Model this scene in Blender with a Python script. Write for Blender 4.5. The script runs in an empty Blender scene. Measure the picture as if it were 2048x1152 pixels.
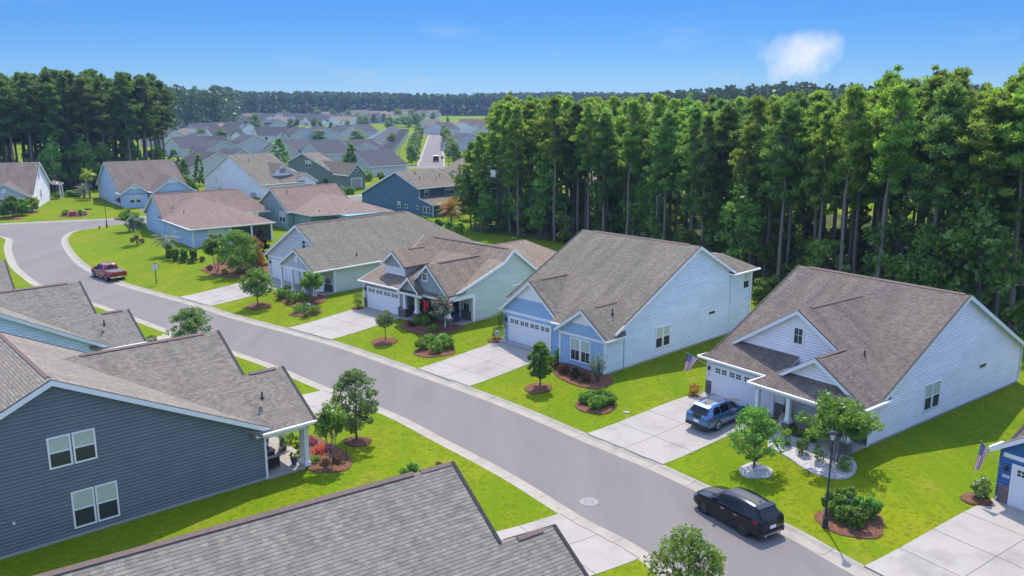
import bpy, bmesh, math, random
import numpy as np
from mathutils import Vector, Matrix, geometry
R=math.radians
random.seed(7); np.random.seed(7)
scene=bpy.context.scene
# ---------------- camera ----------------
FPX=1727.0; TH=math.atan(381/FPX); CH=21.0
cam=bpy.data.cameras.new('camera'); camo=bpy.data.objects.new('camera',cam)
scene.collection.objects.link(camo); scene.camera=camo
cam.sensor_width=36; cam.lens=36*FPX/2048; cam.clip_start=0.5; cam.clip_end=20000
camo.location=(0,0,CH); camo.rotation_euler=(math.pi/2-TH,0,0)
# ---------------- sky, sun, exposure ----------------
SUN_EL=57.0; SUN_AZ=3.0
w=bpy.data.worlds.new('World'); scene.world=w; w.use_nodes=True
nt=w.node_tree; nt.nodes.clear()
def N(t,ty,**k):
    n=t.nodes.new(ty)
    for a,b in k.items(): setattr(n,a,b)
    return n
def L(t,a,b): t.links.new(a,b)
out=N(nt,'ShaderNodeOutputWorld'); bg=N(nt,'ShaderNodeBackground'); sky=N(nt,'ShaderNodeTexSky',sky_type='NISHITA')
sky.sun_disc=False; sky.sun_elevation=R(SUN_EL); sky.sun_rotation=R(SUN_AZ); sky.air_density=0.5; sky.dust_density=0; sky.ozone_density=10.0; sky.altitude=0
bg.inputs['Strength'].default_value=0.15
# thin cirrus wisps and one small cloud, laid out by sky direction
tc=N(nt,'ShaderNodeTexCoord')
mp=N(nt,'ShaderNodeMapping'); mp.inputs['Scale'].default_value=(1.0,1.0,3.6)
nz=N(nt,'ShaderNodeTexNoise'); nz.inputs['Scale'].default_value=7; nz.inputs['Detail'].default_value=7; nz.inputs['Roughness'].default_value=.6
L(nt,tc.outputs['Generated'],mp.inputs['Vector']); L(nt,mp.outputs[0],nz.inputs['Vector'])
def dirmask(px,py,rad):
    u=(px-1024)/FPX; v=(576-py)/FPX; c,s=math.cos(TH),math.sin(TH)
    d=Vector((u,c+v*s,-s+v*c)).normalized()
    m=N(nt,'ShaderNodeMapping'); m.vector_type='POINT'; m.inputs['Location'].default_value=(-d.x,-d.y,-d.z*1.0)
    L(nt,tc.outputs['Generated'],m.inputs['Vector'])
    sc=N(nt,'ShaderNodeVectorMath',operation='MULTIPLY'); sc.inputs[1].default_value=(1,1,1.25); L(nt,m.outputs[0],sc.inputs[0])
    ln=N(nt,'ShaderNodeVectorMath',operation='LENGTH'); L(nt,sc.outputs[0],ln.inputs[0])
    mr=N(nt,'ShaderNodeMapRange'); mr.interpolation_type='SMOOTHSTEP'
    mr.inputs['From Min'].default_value=rad; mr.inputs['From Max'].default_value=0; L(nt,ln.outputs['Value'],mr.inputs['Value'])
    return mr.outputs[0]
def math2(op,a,b,cl=False):
    m=N(nt,'ShaderNodeMath',operation=op); m.use_clamp=cl
    for i,x in enumerate((a,b)):
        if isinstance(x,(int,float)): m.inputs[i].default_value=x
        else: L(nt,x,m.inputs[i])
    return m.outputs[0]
nz2=N(nt,'ShaderNodeTexNoise'); nz2.inputs['Scale'].default_value=24; nz2.inputs['Detail'].default_value=9; nz2.inputs['Roughness'].default_value=.62
L(nt,tc.outputs['Generated'],nz2.inputs['Vector'])
blob=math2('ADD',math2('MULTIPLY',dirmask(1660,85,.05),.75),math2('ADD',math2('MULTIPLY',dirmask(1605,120,.06),.85),math2('MULTIPLY',dirmask(1540,150,.085),.75)))
big=math2('MULTIPLY',math2('MULTIPLY',math2('SUBTRACT',math2('ADD',math2('MULTIPLY',blob,1.0),math2('MULTIPLY',nz2.outputs['Fac'],2.4)),1.72),.85,True),math2('MULTIPLY',blob,1.6,True),True)
wisp=math2('MULTIPLY',math2('SUBTRACT',nz.outputs['Fac'],.57),.8,True)
cl=math2('MAXIMUM',big,wisp,True)
sepz=N(nt,'ShaderNodeSeparateXYZ'); L(nt,tc.outputs['Generated'],sepz.inputs[0])
lim=N(nt,'ShaderNodeMapRange'); lim.inputs['From Min'].default_value=.2; lim.inputs['From Max'].default_value=.05; L(nt,sepz.outputs['Z'],lim.inputs['Value'])
cl=math2('MULTIPLY',cl,lim.outputs[0],True)
mix=N(nt,'ShaderNodeMixRGB'); mix.inputs[2].default_value=(2.2,2.3,2.45,1)
sky2=N(nt,'ShaderNodeTexSky',sky_type='NISHITA'); sky2.sun_disc=False; sky2.sun_elevation=R(SUN_EL); sky2.sun_rotation=R(SUN_AZ); sky2.air_density=1.1; sky2.dust_density=.3; sky2.ozone_density=1.2  # brighter second sky for high elevations, added to lift light on shaded walls
hs=N(nt,'ShaderNodeHueSaturation'); hs.inputs['Saturation'].default_value=1.14; L(nt,sky.outputs[0],hs.inputs['Color'])
lowf=N(nt,'ShaderNodeMapRange'); lowf.inputs['From Min'].default_value=.14; lowf.inputs['From Max'].default_value=.5; L(nt,sepz.outputs['Z'],lowf.inputs['Value'])
lowk=N(nt,'ShaderNodeVectorMath',operation='SCALE'); L(nt,hs.outputs[0],lowk.inputs[0]); lk=N(nt,'ShaderNodeMapRange'); lk.inputs['From Min'].default_value=0; lk.inputs['From Max'].default_value=.115; lk.inputs['To Min'].default_value=.212; lk.inputs['To Max'].default_value=.3; L(nt,sepz.outputs['Z'],lk.inputs['Value']); L(nt,lk.outputs[0],lowk.inputs['Scale'])
low=N(nt,'ShaderNodeMixRGB'); L(nt,lowf.outputs[0],low.inputs[0]); L(nt,lowk.outputs[0],low.inputs[1]); sk2=N(nt,'ShaderNodeVectorMath',operation='MULTIPLY'); sk2.inputs[1].default_value=(1.36,1.19,1.2); L(nt,sky2.outputs[0],sk2.inputs[0]); L(nt,sk2.outputs[0],low.inputs[2])
L(nt,cl,mix.inputs[0]); L(nt,low.outputs[0],mix.inputs[1]); L(nt,mix.outputs[0],bg.inputs['Color']); L(nt,bg.outputs[0],out.inputs[0])
sl=bpy.data.lights.new('sun','SUN'); slo=bpy.data.objects.new('sun',sl); scene.collection.objects.link(slo)
sl.energy=2.15; sl.angle=R(.5); sl.color=(1,.9,.76)
sd=Vector((math.sin(R(SUN_AZ))*math.cos(R(SUN_EL)),math.cos(R(SUN_AZ))*math.cos(R(SUN_EL)),math.sin(R(SUN_EL))))
slo.rotation_euler=sd.to_track_quat('Z','Y').to_euler(); slo.location=(0,60,80)
vs=scene.view_settings; vs.view_transform='Standard'; vs.look='None'; vs.gamma=1; vs.exposure=1.47; vs.use_curve_mapping=False
cy=scene.cycles; cy.max_bounces=6; cy.diffuse_bounces=3; cy.glossy_bounces=2; cy.transmission_bounces=3; cy.transparent_max_bounces=4; cy.volume_bounces=0

# ---------------- materials ----------------
MATS={}
def newmat(name):
    m=bpy.data.materials.new(name); m.use_nodes=True; t=m.node_tree
    p=t.nodes['Principled BSDF']; return m,t,p
def rgb(c): return (c[0],c[1],c[2],1)
def plain(name,c,rough=.6,metal=0,spec=.5,noise=.12,nscale=8,bump=0):
    if name in MATS: return MATS[name]
    m,t,p=newmat(name); p.inputs['Roughness'].default_value=rough; p.inputs['Metallic'].default_value=metal
    p.inputs['Specular IOR Level'].default_value=spec
    tc=N(t,'ShaderNodeTexCoord'); n=N(t,'ShaderNodeTexNoise'); n.inputs['Scale'].default_value=nscale; n.inputs['Detail'].default_value=4
    L(t,tc.outputs['Object'],n.inputs['Vector'])
    x=N(t,'ShaderNodeMixRGB'); x.inputs[1].default_value=rgb([v*(1-noise) for v in c]); x.inputs[2].default_value=rgb([min(1,v*(1+noise)) for v in c])
    L(t,n.outputs['Fac'],x.inputs[0]); L(t,x.outputs[0],p.inputs['Base Color'])
    if bump:
        b=N(t,'ShaderNodeBump'); b.inputs['Strength'].default_value=bump; b.inputs['Distance'].default_value=.02
        n2=N(t,'ShaderNodeTexNoise'); n2.inputs['Scale'].default_value=nscale*8; L(t,tc.outputs['Object'],n2.inputs['Vector']); L(t,n2.outputs['Fac'],b.inputs['Height']); L(t,b.outputs[0],p.inputs['Normal'])
    MATS[name]=m; return m
def uvmath(t):
    uv=N(t,'ShaderNodeUVMap'); sp=N(t,'ShaderNodeSeparateXYZ'); L(t,uv.outputs[0],sp.inputs[0]); return uv,sp
def mth(t,op,a,b=0,cl=False):
    m=N(t,'ShaderNodeMath',operation=op); m.use_clamp=cl
    for i,x in enumerate((a,b)):
        if isinstance(x,(int,float)): m.inputs[i].default_value=x
        else: L(t,x,m.inputs[i])
    return m.outputs[0]
def siding(name,c,period=.18,vert=False,var=.1):
    m,t,p=newmat(name); p.inputs['Roughness'].default_value=.55; p.inputs['Specular IOR Level'].default_value=.3
    uv,sp=uvmath(t)
    v=mth(t,'FRACT',mth(t,'DIVIDE',sp.outputs['X' if vert else 'Y'],period))
    b=N(t,'ShaderNodeBump'); b.inputs['Distance'].default_value=.03; b.inputs['Strength'].default_value=1.0
    if vert: h=mth(t,'LESS_THAN',v,.14)
    else: h=mth(t,'SUBTRACT',1,mth(t,'MINIMUM',mth(t,'MULTIPLY',v,1),mth(t,'MULTIPLY',mth(t,'SUBTRACT',1,v),6)))
    L(t,h,b.inputs['Height']); L(t,b.outputs[0],p.inputs['Normal'])
    # boards: each lap board weathered a touch differently, butt joints and the shadow under each lap painted darker
    br=N(t,'ShaderNodeTexBrick'); br.inputs['Scale'].default_value=1; br.inputs['Brick Width'].default_value=3.6; br.inputs['Row Height'].default_value=period
    br.inputs['Mortar Size'].default_value=.014; br.inputs['Mortar Smooth'].default_value=.3; br.inputs['Bias'].default_value=0
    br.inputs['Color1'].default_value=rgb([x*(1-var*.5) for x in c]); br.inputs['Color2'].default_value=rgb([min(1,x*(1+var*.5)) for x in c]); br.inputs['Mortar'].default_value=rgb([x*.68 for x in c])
    L(t,uv.outputs[0],br.inputs['Vector'])
    n=N(t,'ShaderNodeTexNoise'); n.inputs['Scale'].default_value=.7; n.inputs['Detail'].default_value=5; L(t,uv.outputs[0],n.inputs['Vector'])
    hv=N(t,'ShaderNodeHueSaturation'); L(t,br.outputs['Color'],hv.inputs['Color']); L(t,mth(t,'ADD',mth(t,'MULTIPLY',n.outputs['Fac'],.25),.875),hv.inputs['Value'])
    L(t,hv.outputs[0],p.inputs['Base Color']); return m
def shingle(name,c1,c2,stain=.35):
    m,t,p=newmat(name); p.inputs['Roughness'].default_value=.9; p.inputs['Specular IOR Level'].default_value=.15
    uv,sp=uvmath(t)
    br=N(t,'ShaderNodeTexBrick'); br.inputs['Scale'].default_value=1; br.inputs['Brick Width'].default_value=.19; br.inputs['Row Height'].default_value=.145
    br.inputs['Mortar Size'].default_value=0; br.inputs['Mortar Smooth'].default_value=0; br.inputs['Bias'].default_value=0; br.offset=.37
    br.inputs['Color1'].default_value=rgb(c1); br.inputs['Color2'].default_value=rgb(c2); br.inputs['Mortar'].default_value=rgb([x*.32 for x in c1])
    L(t,uv.outputs[0],br.inputs['Vector'])
    # second tab colour blend
    b2=N(t,'ShaderNodeTexBrick'); b2.inputs['Scale'].default_value=1; b2.inputs['Brick Width'].default_value=.27; b2.inputs['Row Height'].default_value=.145; b2.offset=.61
    b2.inputs['Mortar Size'].default_value=0; b2.inputs['Color1'].default_value=(.88,.89,.88,1); b2.inputs['Color2'].default_value=(1.15,1.13,1.09,1); L(t,uv.outputs[0],b2.inputs['Vector'])
    mu=N(t,'ShaderNodeMixRGB',blend_type='MULTIPLY'); mu.inputs[0].default_value=1; L(t,br.outputs['Color'],mu.inputs[1]); L(t,b2.outputs['Color'],mu.inputs[2])
    mp=N(t,'ShaderNodeMapping'); mp.inputs['Scale'].default_value=(.9,.14,1); L(t,uv.outputs[0],mp.inputs[0])
    n=N(t,'ShaderNodeTexNoise'); n.inputs['Scale'].default_value=1; n.inputs['Detail'].default_value=6; n.inputs['Roughness'].default_value=.65; L(t,mp.outputs[0],n.inputs['Vector'])
    hv=N(t,'ShaderNodeHueSaturation'); L(t,mu.outputs[0],hv.inputs['Color']); L(t,mth(t,'ADD',mth(t,'MULTIPLY',mth(t,'MULTIPLY',mth(t,'SUBTRACT',n.outputs['Fac'],.33),3,True),stain),1-stain*.75),hv.inputs['Value'])
    g=N(t,'ShaderNodeTexNoise'); g.inputs['Scale'].default_value=26; L(t,uv.outputs[0],g.inputs['Vector'])
    hv2=N(t,'ShaderNodeHueSaturation'); L(t,hv.outputs[0],hv2.inputs['Color']); L(t,mth(t,'ADD',mth(t,'MULTIPLY',g.outputs['Fac'],.5),.75),hv2.inputs['Value'])
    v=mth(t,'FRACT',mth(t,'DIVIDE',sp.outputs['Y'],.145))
    # overlap shadow of each course painted as a dark line, broken up along its length
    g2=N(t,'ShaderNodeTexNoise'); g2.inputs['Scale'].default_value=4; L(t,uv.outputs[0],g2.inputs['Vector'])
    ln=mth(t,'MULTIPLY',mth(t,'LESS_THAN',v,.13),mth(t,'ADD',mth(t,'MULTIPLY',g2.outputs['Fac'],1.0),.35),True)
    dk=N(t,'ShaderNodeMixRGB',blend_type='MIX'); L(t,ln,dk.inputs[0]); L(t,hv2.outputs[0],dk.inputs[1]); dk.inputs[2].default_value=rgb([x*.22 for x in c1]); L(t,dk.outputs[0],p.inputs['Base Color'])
    b=N(t,'ShaderNodeBump'); b.inputs['Distance'].default_value=.015; b.inputs['Strength'].default_value=.8
    L(t,mth(t,'SUBTRACT',1,v),b.inputs['Height']); L(t,b.outputs[0],p.inputs['Normal'])
    return m
def brickmat(name,c1,c2,mo,bw,rh,ms=.012):
    m,t,p=newmat(name); p.inputs['Roughness'].default_value=.85
    uv,sp=uvmath(t); br=N(t,'ShaderNodeTexBrick'); br.inputs['Scale'].default_value=1; br.inputs['Brick Width'].default_value=bw; br.inputs['Row Height'].default_value=rh
    br.inputs['Mortar Size'].default_value=ms; br.inputs['Color1'].default_value=rgb(c1); br.inputs['Color2'].default_value=rgb(c2); br.inputs['Mortar'].default_value=rgb(mo); br.inputs['Bias'].default_value=-.1
    n=N(t,'ShaderNodeTexNoise'); n.inputs['Scale'].default_value=3; L(t,uv.outputs[0],n.inputs['Vector'])
    L(t,uv.outputs[0],br.inputs['Vector'])
    hv=N(t,'ShaderNodeHueSaturation'); L(t,br.outputs['Color'],hv.inputs['Color']); L(t,mth(t,'ADD',mth(t,'MULTIPLY',n.outputs['Fac'],1.0),.5),hv.inputs['Value']); L(t,hv.outputs[0],p.inputs['Base Color'])
    b=N(t,'ShaderNodeBump'); b.inputs['Distance'].default_value=.02; b.invert=True; L(t,br.outputs['Fac'],b.inputs['Height']); L(t,b.outputs[0],p.inputs['Normal'])
    return m
def ground_mat(name,cols,scales,rough=.9,bump=.3,bscale=30,stretch=None):
    """layered noise colour: cols=[base, alt1, alt2..], scales for each alt (scale,lo,hi,amount)"""
    m,t,p=newmat(name); p.inputs['Roughness'].default_value=rough; p.inputs['Specular IOR Level'].default_value=.05
    tc=N(t,'ShaderNodeTexCoord'); cur=None
    for i,(sc_,lo,hi,am) in enumerate(scales):
        n=N(t,'ShaderNodeTexNoise'); n.inputs['Scale'].default_value=sc_; n.inputs['Detail'].default_value=6; n.inputs['Roughness'].default_value=.6
        if stretch and i in stretch:
            mp=N(t,'ShaderNodeMapping'); mp.inputs['Rotation'].default_value=(0,0,stretch[i][0]); mp.inputs['Scale'].default_value=(1,stretch[i][1],1); L(t,tc.outputs['Object'],mp.inputs[0]); L(t,mp.outputs[0],n.inputs['Vector'])
        else: L(t,tc.outputs['Object'],n.inputs['Vector'])
        mr=N(t,'ShaderNodeMapRange'); mr.inputs['From Min'].default_value=lo; mr.inputs['From Max'].default_value=hi; mr.inputs['To Max'].default_value=am; L(t,n.outputs['Fac'],mr.inputs['Value'])
        x=N(t,'ShaderNodeMixRGB'); L(t,mr.outputs[0],x.inputs[0]); x.inputs[2].default_value=rgb(cols[i+1])
        if cur is None: x.inputs[1].default_value=rgb(cols[0])
        else: L(t,cur,x.inputs[1])
        cur=x.outputs[0]
    L(t,cur,p.inputs['Base Color'])
    b=N(t,'ShaderNodeBump'); b.inputs['Distance'].default_value=.05; b.inputs['Strength'].default_value=bump
    n=N(t,'ShaderNodeTexNoise'); n.inputs['Scale'].default_value=bscale; n.inputs['Detail'].default_value=3; L(t,tc.outputs['Object'],n.inputs['Vector']); L(t,n.outputs['Fac'],b.inputs['Height']); L(t,b.outputs[0],p.inputs['Normal'])
    return m
def leafmat(name,c1,c2,trans=.35,c3=None):
    m,t,p=newmat(name); t.nodes.remove(p)
    o=[n for n in t.nodes if n.type=='OUTPUT_MATERIAL'][0]
    tc=N(t,'ShaderNodeTexCoord'); oi=N(t,'ShaderNodeObjectInfo')
    ad=N(t,'ShaderNodeVectorMath',operation='ADD'); L(t,tc.outputs['Object'],ad.inputs[0]); 
    mu=N(t,'ShaderNodeVectorMath',operation='SCALE'); mu.inputs['Scale'].default_value=37; cv=N(t,'ShaderNodeCombineXYZ'); L(t,oi.outputs['Random'],cv.inputs[0]); L(t,oi.outputs['Random'],cv.inputs[1]); L(t,cv.outputs[0],mu.inputs[0]); L(t,mu.outputs[0],ad.inputs[1])
    n=N(t,'ShaderNodeTexNoise'); n.inputs['Scale'].default_value=.9; n.inputs['Detail'].default_value=4; L(t,ad.outputs[0],n.inputs['Vector'])
    mr=N(t,'ShaderNodeMapRange'); mr.inputs['From Min'].default_value=.35; mr.inputs['From Max'].default_value=.65; L(t,n.outputs['Fac'],mr.inputs['Value'])
    x=N(t,'ShaderNodeMixRGB'); x.inputs[1].default_value=rgb(c1); x.inputs[2].default_value=rgb(c2); L(t,mr.outputs[0],x.inputs[0])
    hv=N(t,'ShaderNodeHueSaturation'); L(t,x.outputs[0],hv.inputs['Color']); L(t,mth(t,'ADD',mth(t,'MULTIPLY',oi.outputs['Random'],.03),.492),hv.inputs['Hue']); L(t,mth(t,'ADD',mth(t,'MULTIPLY',oi.outputs['Random'],.5),.75),hv.inputs['Value'])
    d=N(t,'ShaderNodeBsdfDiffuse'); tr=N(t,'ShaderNodeBsdfTranslucent'); gl=N(t,'ShaderNodeBsdfGlossy'); gl.inputs['Roughness'].default_value=.5; gl.inputs['Color'].default_value=(.8,.85,.8,1)
    L(t,hv.outputs[0],d.inputs['Color'])
    h2=N(t,'ShaderNodeHueSaturation'); h2.inputs['Hue'].default_value=.485; h2.inputs['Value'].default_value=1.3; L(t,hv.outputs[0],h2.inputs['Color']); L(t,h2.outputs[0],tr.inputs['Color'])
    a=N(t,'ShaderNodeMixShader'); a.inputs[0].default_value=trans; L(t,d.outputs[0],a.inputs[1]); L(t,tr.outputs[0],a.inputs[2])
    b=N(t,'ShaderNodeMixShader'); b.inputs[0].default_value=.04; L(t,a.outputs[0],b.inputs[1]); L(t,gl.outputs[0],b.inputs[2]); L(t,b.outputs[0],o.inputs[0])
    return m
def glassmat(name,c=(.02,.028,.03),rough=.06):
    m,t,p=newmat(name); p.inputs['Base Color'].default_value=rgb(c); p.inputs['Roughness'].default_value=rough; p.inputs['Specular IOR Level'].default_value=.35
    return m
M=dict(
 white=plain('white_trim',(.74,.75,.76),.5,noise=.04), offwhite=plain('garage_white',(.72,.73,.76),.45,noise=.03),
 gutter=plain('gutter_white',(.8,.8,.8),.35,noise=.03), black=plain('black_metal',(.02,.021,.024),.4), dark=plain('dark_parts_shade',(.015,.016,.018),.8),
 ridge=plain('ridge_cap',(.19,.125,.1),.85,noise=.3,nscale=6), pipe=plain('vent_pipe',(.02,.02,.02),.6),
 glass=glassmat('window_glass',(.04,.052,.05)), blind=plain('window_blind',(.42,.5,.42),.4,noise=.12,nscale=3), screen=plain('porch_screen',(.025,.026,.03),.5),
 found=plain('foundation',(.3,.3,.3),.9,bump=.3), stone=brickmat('stacked_stone',(.2,.17,.16),(.1,.09,.095),(.05,.045,.045),.32,.1),
 brick=brickmat('red_brick',(.22,.09,.08),(.14,.07,.07),(.3,.28,.26),.2,.075),
 concrete=ground_mat('driveway_concrete',[(.325,.3,.265),(.265,.245,.215),(.385,.36,.325),(.2,.185,.165)],[(.5,.4,.65,.6),(4,.45,.7,.4),(.35,.56,.7,.6)],bump=.12,bscale=60),
 joint=plain('joint',(.1,.095,.09),.95),
 asphalt=ground_mat('asphalt',[(.185,.17,.16),(.155,.143,.136),(.23,.215,.2),(.34,.32,.3)],[(.35,.4,.65,.8),(30,.5,.72,.55),(9,.74,.8,.5)],bump=.35,bscale=90,stretch={0:(.6,.2)}),
 curb=ground_mat('curb_concrete',[(.32,.295,.24),(.24,.22,.18),(.39,.36,.3)],[(.9,.4,.65,.7),(7,.5,.7,.5)],bump=.2,bscale=50),
 grass=ground_mat('grass',[(.125,.19,.002),(.085,.15,.002),(.19,.2,.006),(.25,.18,.03),(.045,.08,.002),(.18,.23,.01),(.095,.165,.002)],[(.3,.38,.62,.8),(.08,.45,.65,.75),(.45,.56,.72,.7),(3.2,.47,.64,.62),(9,.5,.64,.75),(.9,.5,.6,.6)],bump=1.0,bscale=8,stretch={0:(.9,.25),5:(.65,.08)}),
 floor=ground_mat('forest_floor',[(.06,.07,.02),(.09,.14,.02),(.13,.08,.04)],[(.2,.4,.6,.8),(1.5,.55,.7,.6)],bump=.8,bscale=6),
 mulch=ground_mat('pine_straw',[(.2,.095,.055),(.1,.05,.032),(.3,.18,.1)],[(6,.4,.6,.8),(20,.5,.7,.6)],bump=1,bscale=30),
 rock=ground_mat('white_rock',[(.45,.43,.42),(.17,.16,.17),(.6,.58,.57)],[(12,.45,.62,.9),(25,.5,.65,.6)],bump=1,bscale=14),
 bark=plain('bark',(.115,.09,.075),.95,noise=.4,nscale=4,bump=.6), bark2=plain('bark_pale',(.2,.165,.135),.9,noise=.25,nscale=3),
 pinebark=plain('pine_bark',(.19,.155,.135),.95,noise=.45,nscale=2,bump=.6),
 pine=leafmat('pine_needles',(.125,.235,.028),(.28,.41,.045),.55), pined=leafmat('pine_needles_dark',(.09,.18,.035),(.19,.32,.05),.5),
 pinel=leafmat('pine_needles_deep',(.065,.13,.025),(.15,.23,.035),.45), fresh=leafmat('fresh_leaf',(.12,.24,.025),(.22,.36,.04)), mid=leafmat('mid_leaf',(.1,.21,.025),(.19,.33,.04),.4), oak=leafmat('oak_leaf',(.12,.2,.06),(.2,.29,.08),.4),
 lush=leafmat('under_leaf',(.09,.17,.025),(.22,.33,.035),.5), yel=leafmat('yellow_leaf',(.3,.3,.02),(.2,.28,.02)), red=leafmat('red_flower',(.5,.03,.04),(.55,.09,.08)), pink=leafmat('pink_flower',(.6,.2,.25),(.45,.1,.12)),
 rust=leafmat('rust_leaf',(.14,.06,.025),(.09,.075,.02),.2), orange=leafmat('orange_leaf',(.5,.17,.03),(.22,.25,.03)), bronze=leafmat('bronze_leaf',(.08,.045,.02),(.035,.05,.015),.15), whitef=leafmat('white_flower',(.7,.7,.62),(.6,.62,.5)), gray=leafmat('sage_leaf',(.16,.22,.12),(.22,.28,.2)),
)
# ---------------- helpers ----------------
COL=scene.collection
class MB:
    def __init__(s): s.v=[]; s.f=[]; s.m=[]; s.ms=[]
    def mi(s,m):
        if m not in s.ms: s.ms.append(m)
        return s.ms.index(m)
    def face(s,pts,m):
        i=len(s.v); s.v+= [tuple(p) for p in pts]; s.f.append(tuple(range(i,i+len(pts)))); s.m.append(s.mi(m))
    def raw(s,vs_,fs,m):
        i=len(s.v); s.v+=[tuple(p) for p in vs_]; k=s.mi(m)
        for f in fs: s.f.append(tuple(i+q for q in f)); s.m.append(k)
    def hexa(s,P,m):  # 8 pts: bottom 4 ccw, top 4
        s.raw(P,[(0,3,2,1),(4,5,6,7),(0,1,5,4),(1,2,6,5),(2,3,7,6),(3,0,4,7)],m)
    def box(s,x0,x1,y0,y1,z0,z1,m): s.hexa([(x0,y0,z0),(x1,y0,z0),(x1,y1,z0),(x0,y1,z0),(x0,y0,z1),(x1,y0,z1),(x1,y1,z1),(x0,y1,z1)],m)
    def prism(s,top,vec,mt,ms_=None,mb=None):
        """polygon top (list of 3D points) extruded by vec"""
        ms_=ms_ or mt; mb=mb or ms_; n=len(top)
        bot=[(p[0]+vec[0],p[1]+vec[1],p[2]+vec[2]) for p in top]
        a=Vector(top[1])-Vector(top[0]); nn=Vector((0,0,0))
        for i in range(n): nn+=Vector(top[i]).cross(Vector(top[(i+1)%n]))
        if nn.dot(Vector(vec))>0: top=top[::-1]; bot=bot[::-1]
        s.face(top,mt); s.face(bot[::-1],mb)
        for i in range(n):
            j=(i+1)%n; s.face([top[j],top[i],bot[i],bot[j]],ms_)
    def tube(s,p0,p1,r0,r1,n,m,cap=True):
        p0=Vector(p0); p1=Vector(p1); d=(p1-p0)
        if d.length<1e-6: return
        d.normalize(); a=d.orthogonal().normalized(); b=d.cross(a)
        V=[]
        for p,r in ((p0,r0),(p1,r1)):
            for k in range(n):
                t=2*math.pi*k/n; V.append(p+a*(r*math.cos(t))+b*(r*math.sin(t)))
        F=[(k,(k+1)%n,n+(k+1)%n,n+k) for k in range(n)]
        if cap: F+=[tuple(range(n))[::-1],tuple(range(n,2*n))]
        s.raw(V,F,m)
    def lathe(s,prof,n,m,c=(0,0,0)):
        V=[];F=[]
        for r,z in prof:
            for k in range(n):
                t=2*math.pi*k/n; V.append((c[0]+r*math.cos(t),c[1]+r*math.sin(t),c[2]+z))
        for i in range(len(prof)-1):
            for k in range(n):
                F.append((i*n+k,i*n+(k+1)%n,(i+1)*n+(k+1)%n,(i+1)*n+k))
        s.raw(V,F,m)
    def build(s,name,parent=None,smooth=False,loc=None,uv=True):
        me=bpy.data.meshes.new(name); me.from_pydata([tuple(map(float,v)) for v in s.v],[],s.f)
        for m in s.ms: me.materials.append(m)
        me.polygons.foreach_set('material_index',s.m)
        if smooth: me.polygons.foreach_set('use_smooth',[True]*len(s.f))
        if uv:
            u=me.uv_layers.new(name='UVMap'); dat=u.data
            co=np.empty(len(me.loops)*2,dtype=np.float32)
            vv=s.v
            for p in me.polygons:
                n=p.normal
                if abs(n.z)>.999 or n.length<.5: t=(1,0,0); q=(0,1,0)
                else:
                    l=math.hypot(n.x,n.y); t=(-n.y/l,n.x/l,0); q=(-n.z*n.x/l,-n.z*n.y/l,l)
                for li,vi in zip(p.loop_indices,p.vertices):
                    c=vv[vi]; co[2*li]=c[0]*t[0]+c[1]*t[1]; co[2*li+1]=c[0]*q[0]+c[1]*q[1]+c[2]*q[2]
            dat.foreach_set('uv',co)
        o=bpy.data.objects.new(name,me); COL.objects.link(o)
        if parent: o.parent=parent
        if loc: o.location=loc
        return o
def empty(name,loc,rz=0,label=None,cat=None,group=None):
    o=bpy.data.objects.new(name,None); COL.objects.link(o); o.location=loc; o.rotation_euler=(0,0,rz); o.empty_display_size=.3
    return tag(o,label,cat,group)
def tag(o,label=None,cat=None,group=None,kind=None):
    if label: o['label']=label
    if cat: o['category']=cat
    if group: o['group']=group
    if kind: o['kind']=kind
    return o
def struct(o): o['kind']='structure'; return o
def copy_tree(o,parent=None):
    c=o.copy(); COL.objects.link(c)
    if parent: c.parent=parent
    for ch in [k for k in o.children]: copy_tree(ch,c)
    return c
# ---------------- pixel -> ground ----------------
CT,ST=math.cos(TH),math.sin(TH)
def at(px,py,z=0.0):
    u=(px-1024)/FPX; v=(576-py)/FPX; dz=-ST+v*CT; t=(z-CH)/dz
    return (u*t,(CT+v*ST)*t)
def smooth(t): t=min(1,max(0,t)); return t*t*(3-2*t)
# ---------------- road plan ----------------
def catmull(P,n=6,closed=False):
    out=[]
    for i in range(len(P)-1):
        p0=P[max(0,i-1)];p1=P[i];p2=P[i+1];p3=P[min(len(P)-1,i+2)]
        for k in range(n):
            t=k/n; out.append(tuple(.5*((2*p1[j])+(-p0[j]+p2[j])*t+(2*p0[j]-5*p1[j]+4*p2[j]-p3[j])*t*t+(-p0[j]+3*p1[j]-3*p2[j]+p3[j])*t**3) for j in (0,1)))
    out.append(P[-1]); return out
CW=.95   # curb and gutter width
def curb_in(P,side):
    """P = outer (grass) edge; offset towards the asphalt by CW. side=+1: asphalt lies to the left of travel"""
    o=[]
    for i,p in enumerate(P):
        a=P[max(0,i-1)];b=P[min(len(P)-1,i+1)]; dx,dy=b[0]-a[0],b[1]-a[1]; l=math.hypot(dx,dy); nx,ny=-dy/l*side,dx/l*side
        o.append((p[0]+nx*CW,p[1]+ny*CW))
    return o
RG=[(33,6),(25.5,20),(20.8,28.2)]+[at(x,y,.1) for x,y in [(1741,1138),(1580,1050),(1345,938),(1190,874),(1060,819),(949,777),(843,740),(750,708),(674,683),(590,660),(475,630)]]+[at(x,y,.1) for x,y in [(400,606),(325,586),(252,565),(185,536),(155,512),(137,485),(139,472),(155,462),(190,456),(228,451)]]+[(-58,150),(-49,159.5),(-39,170.5),(-30,181),(-22,190)]
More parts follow.
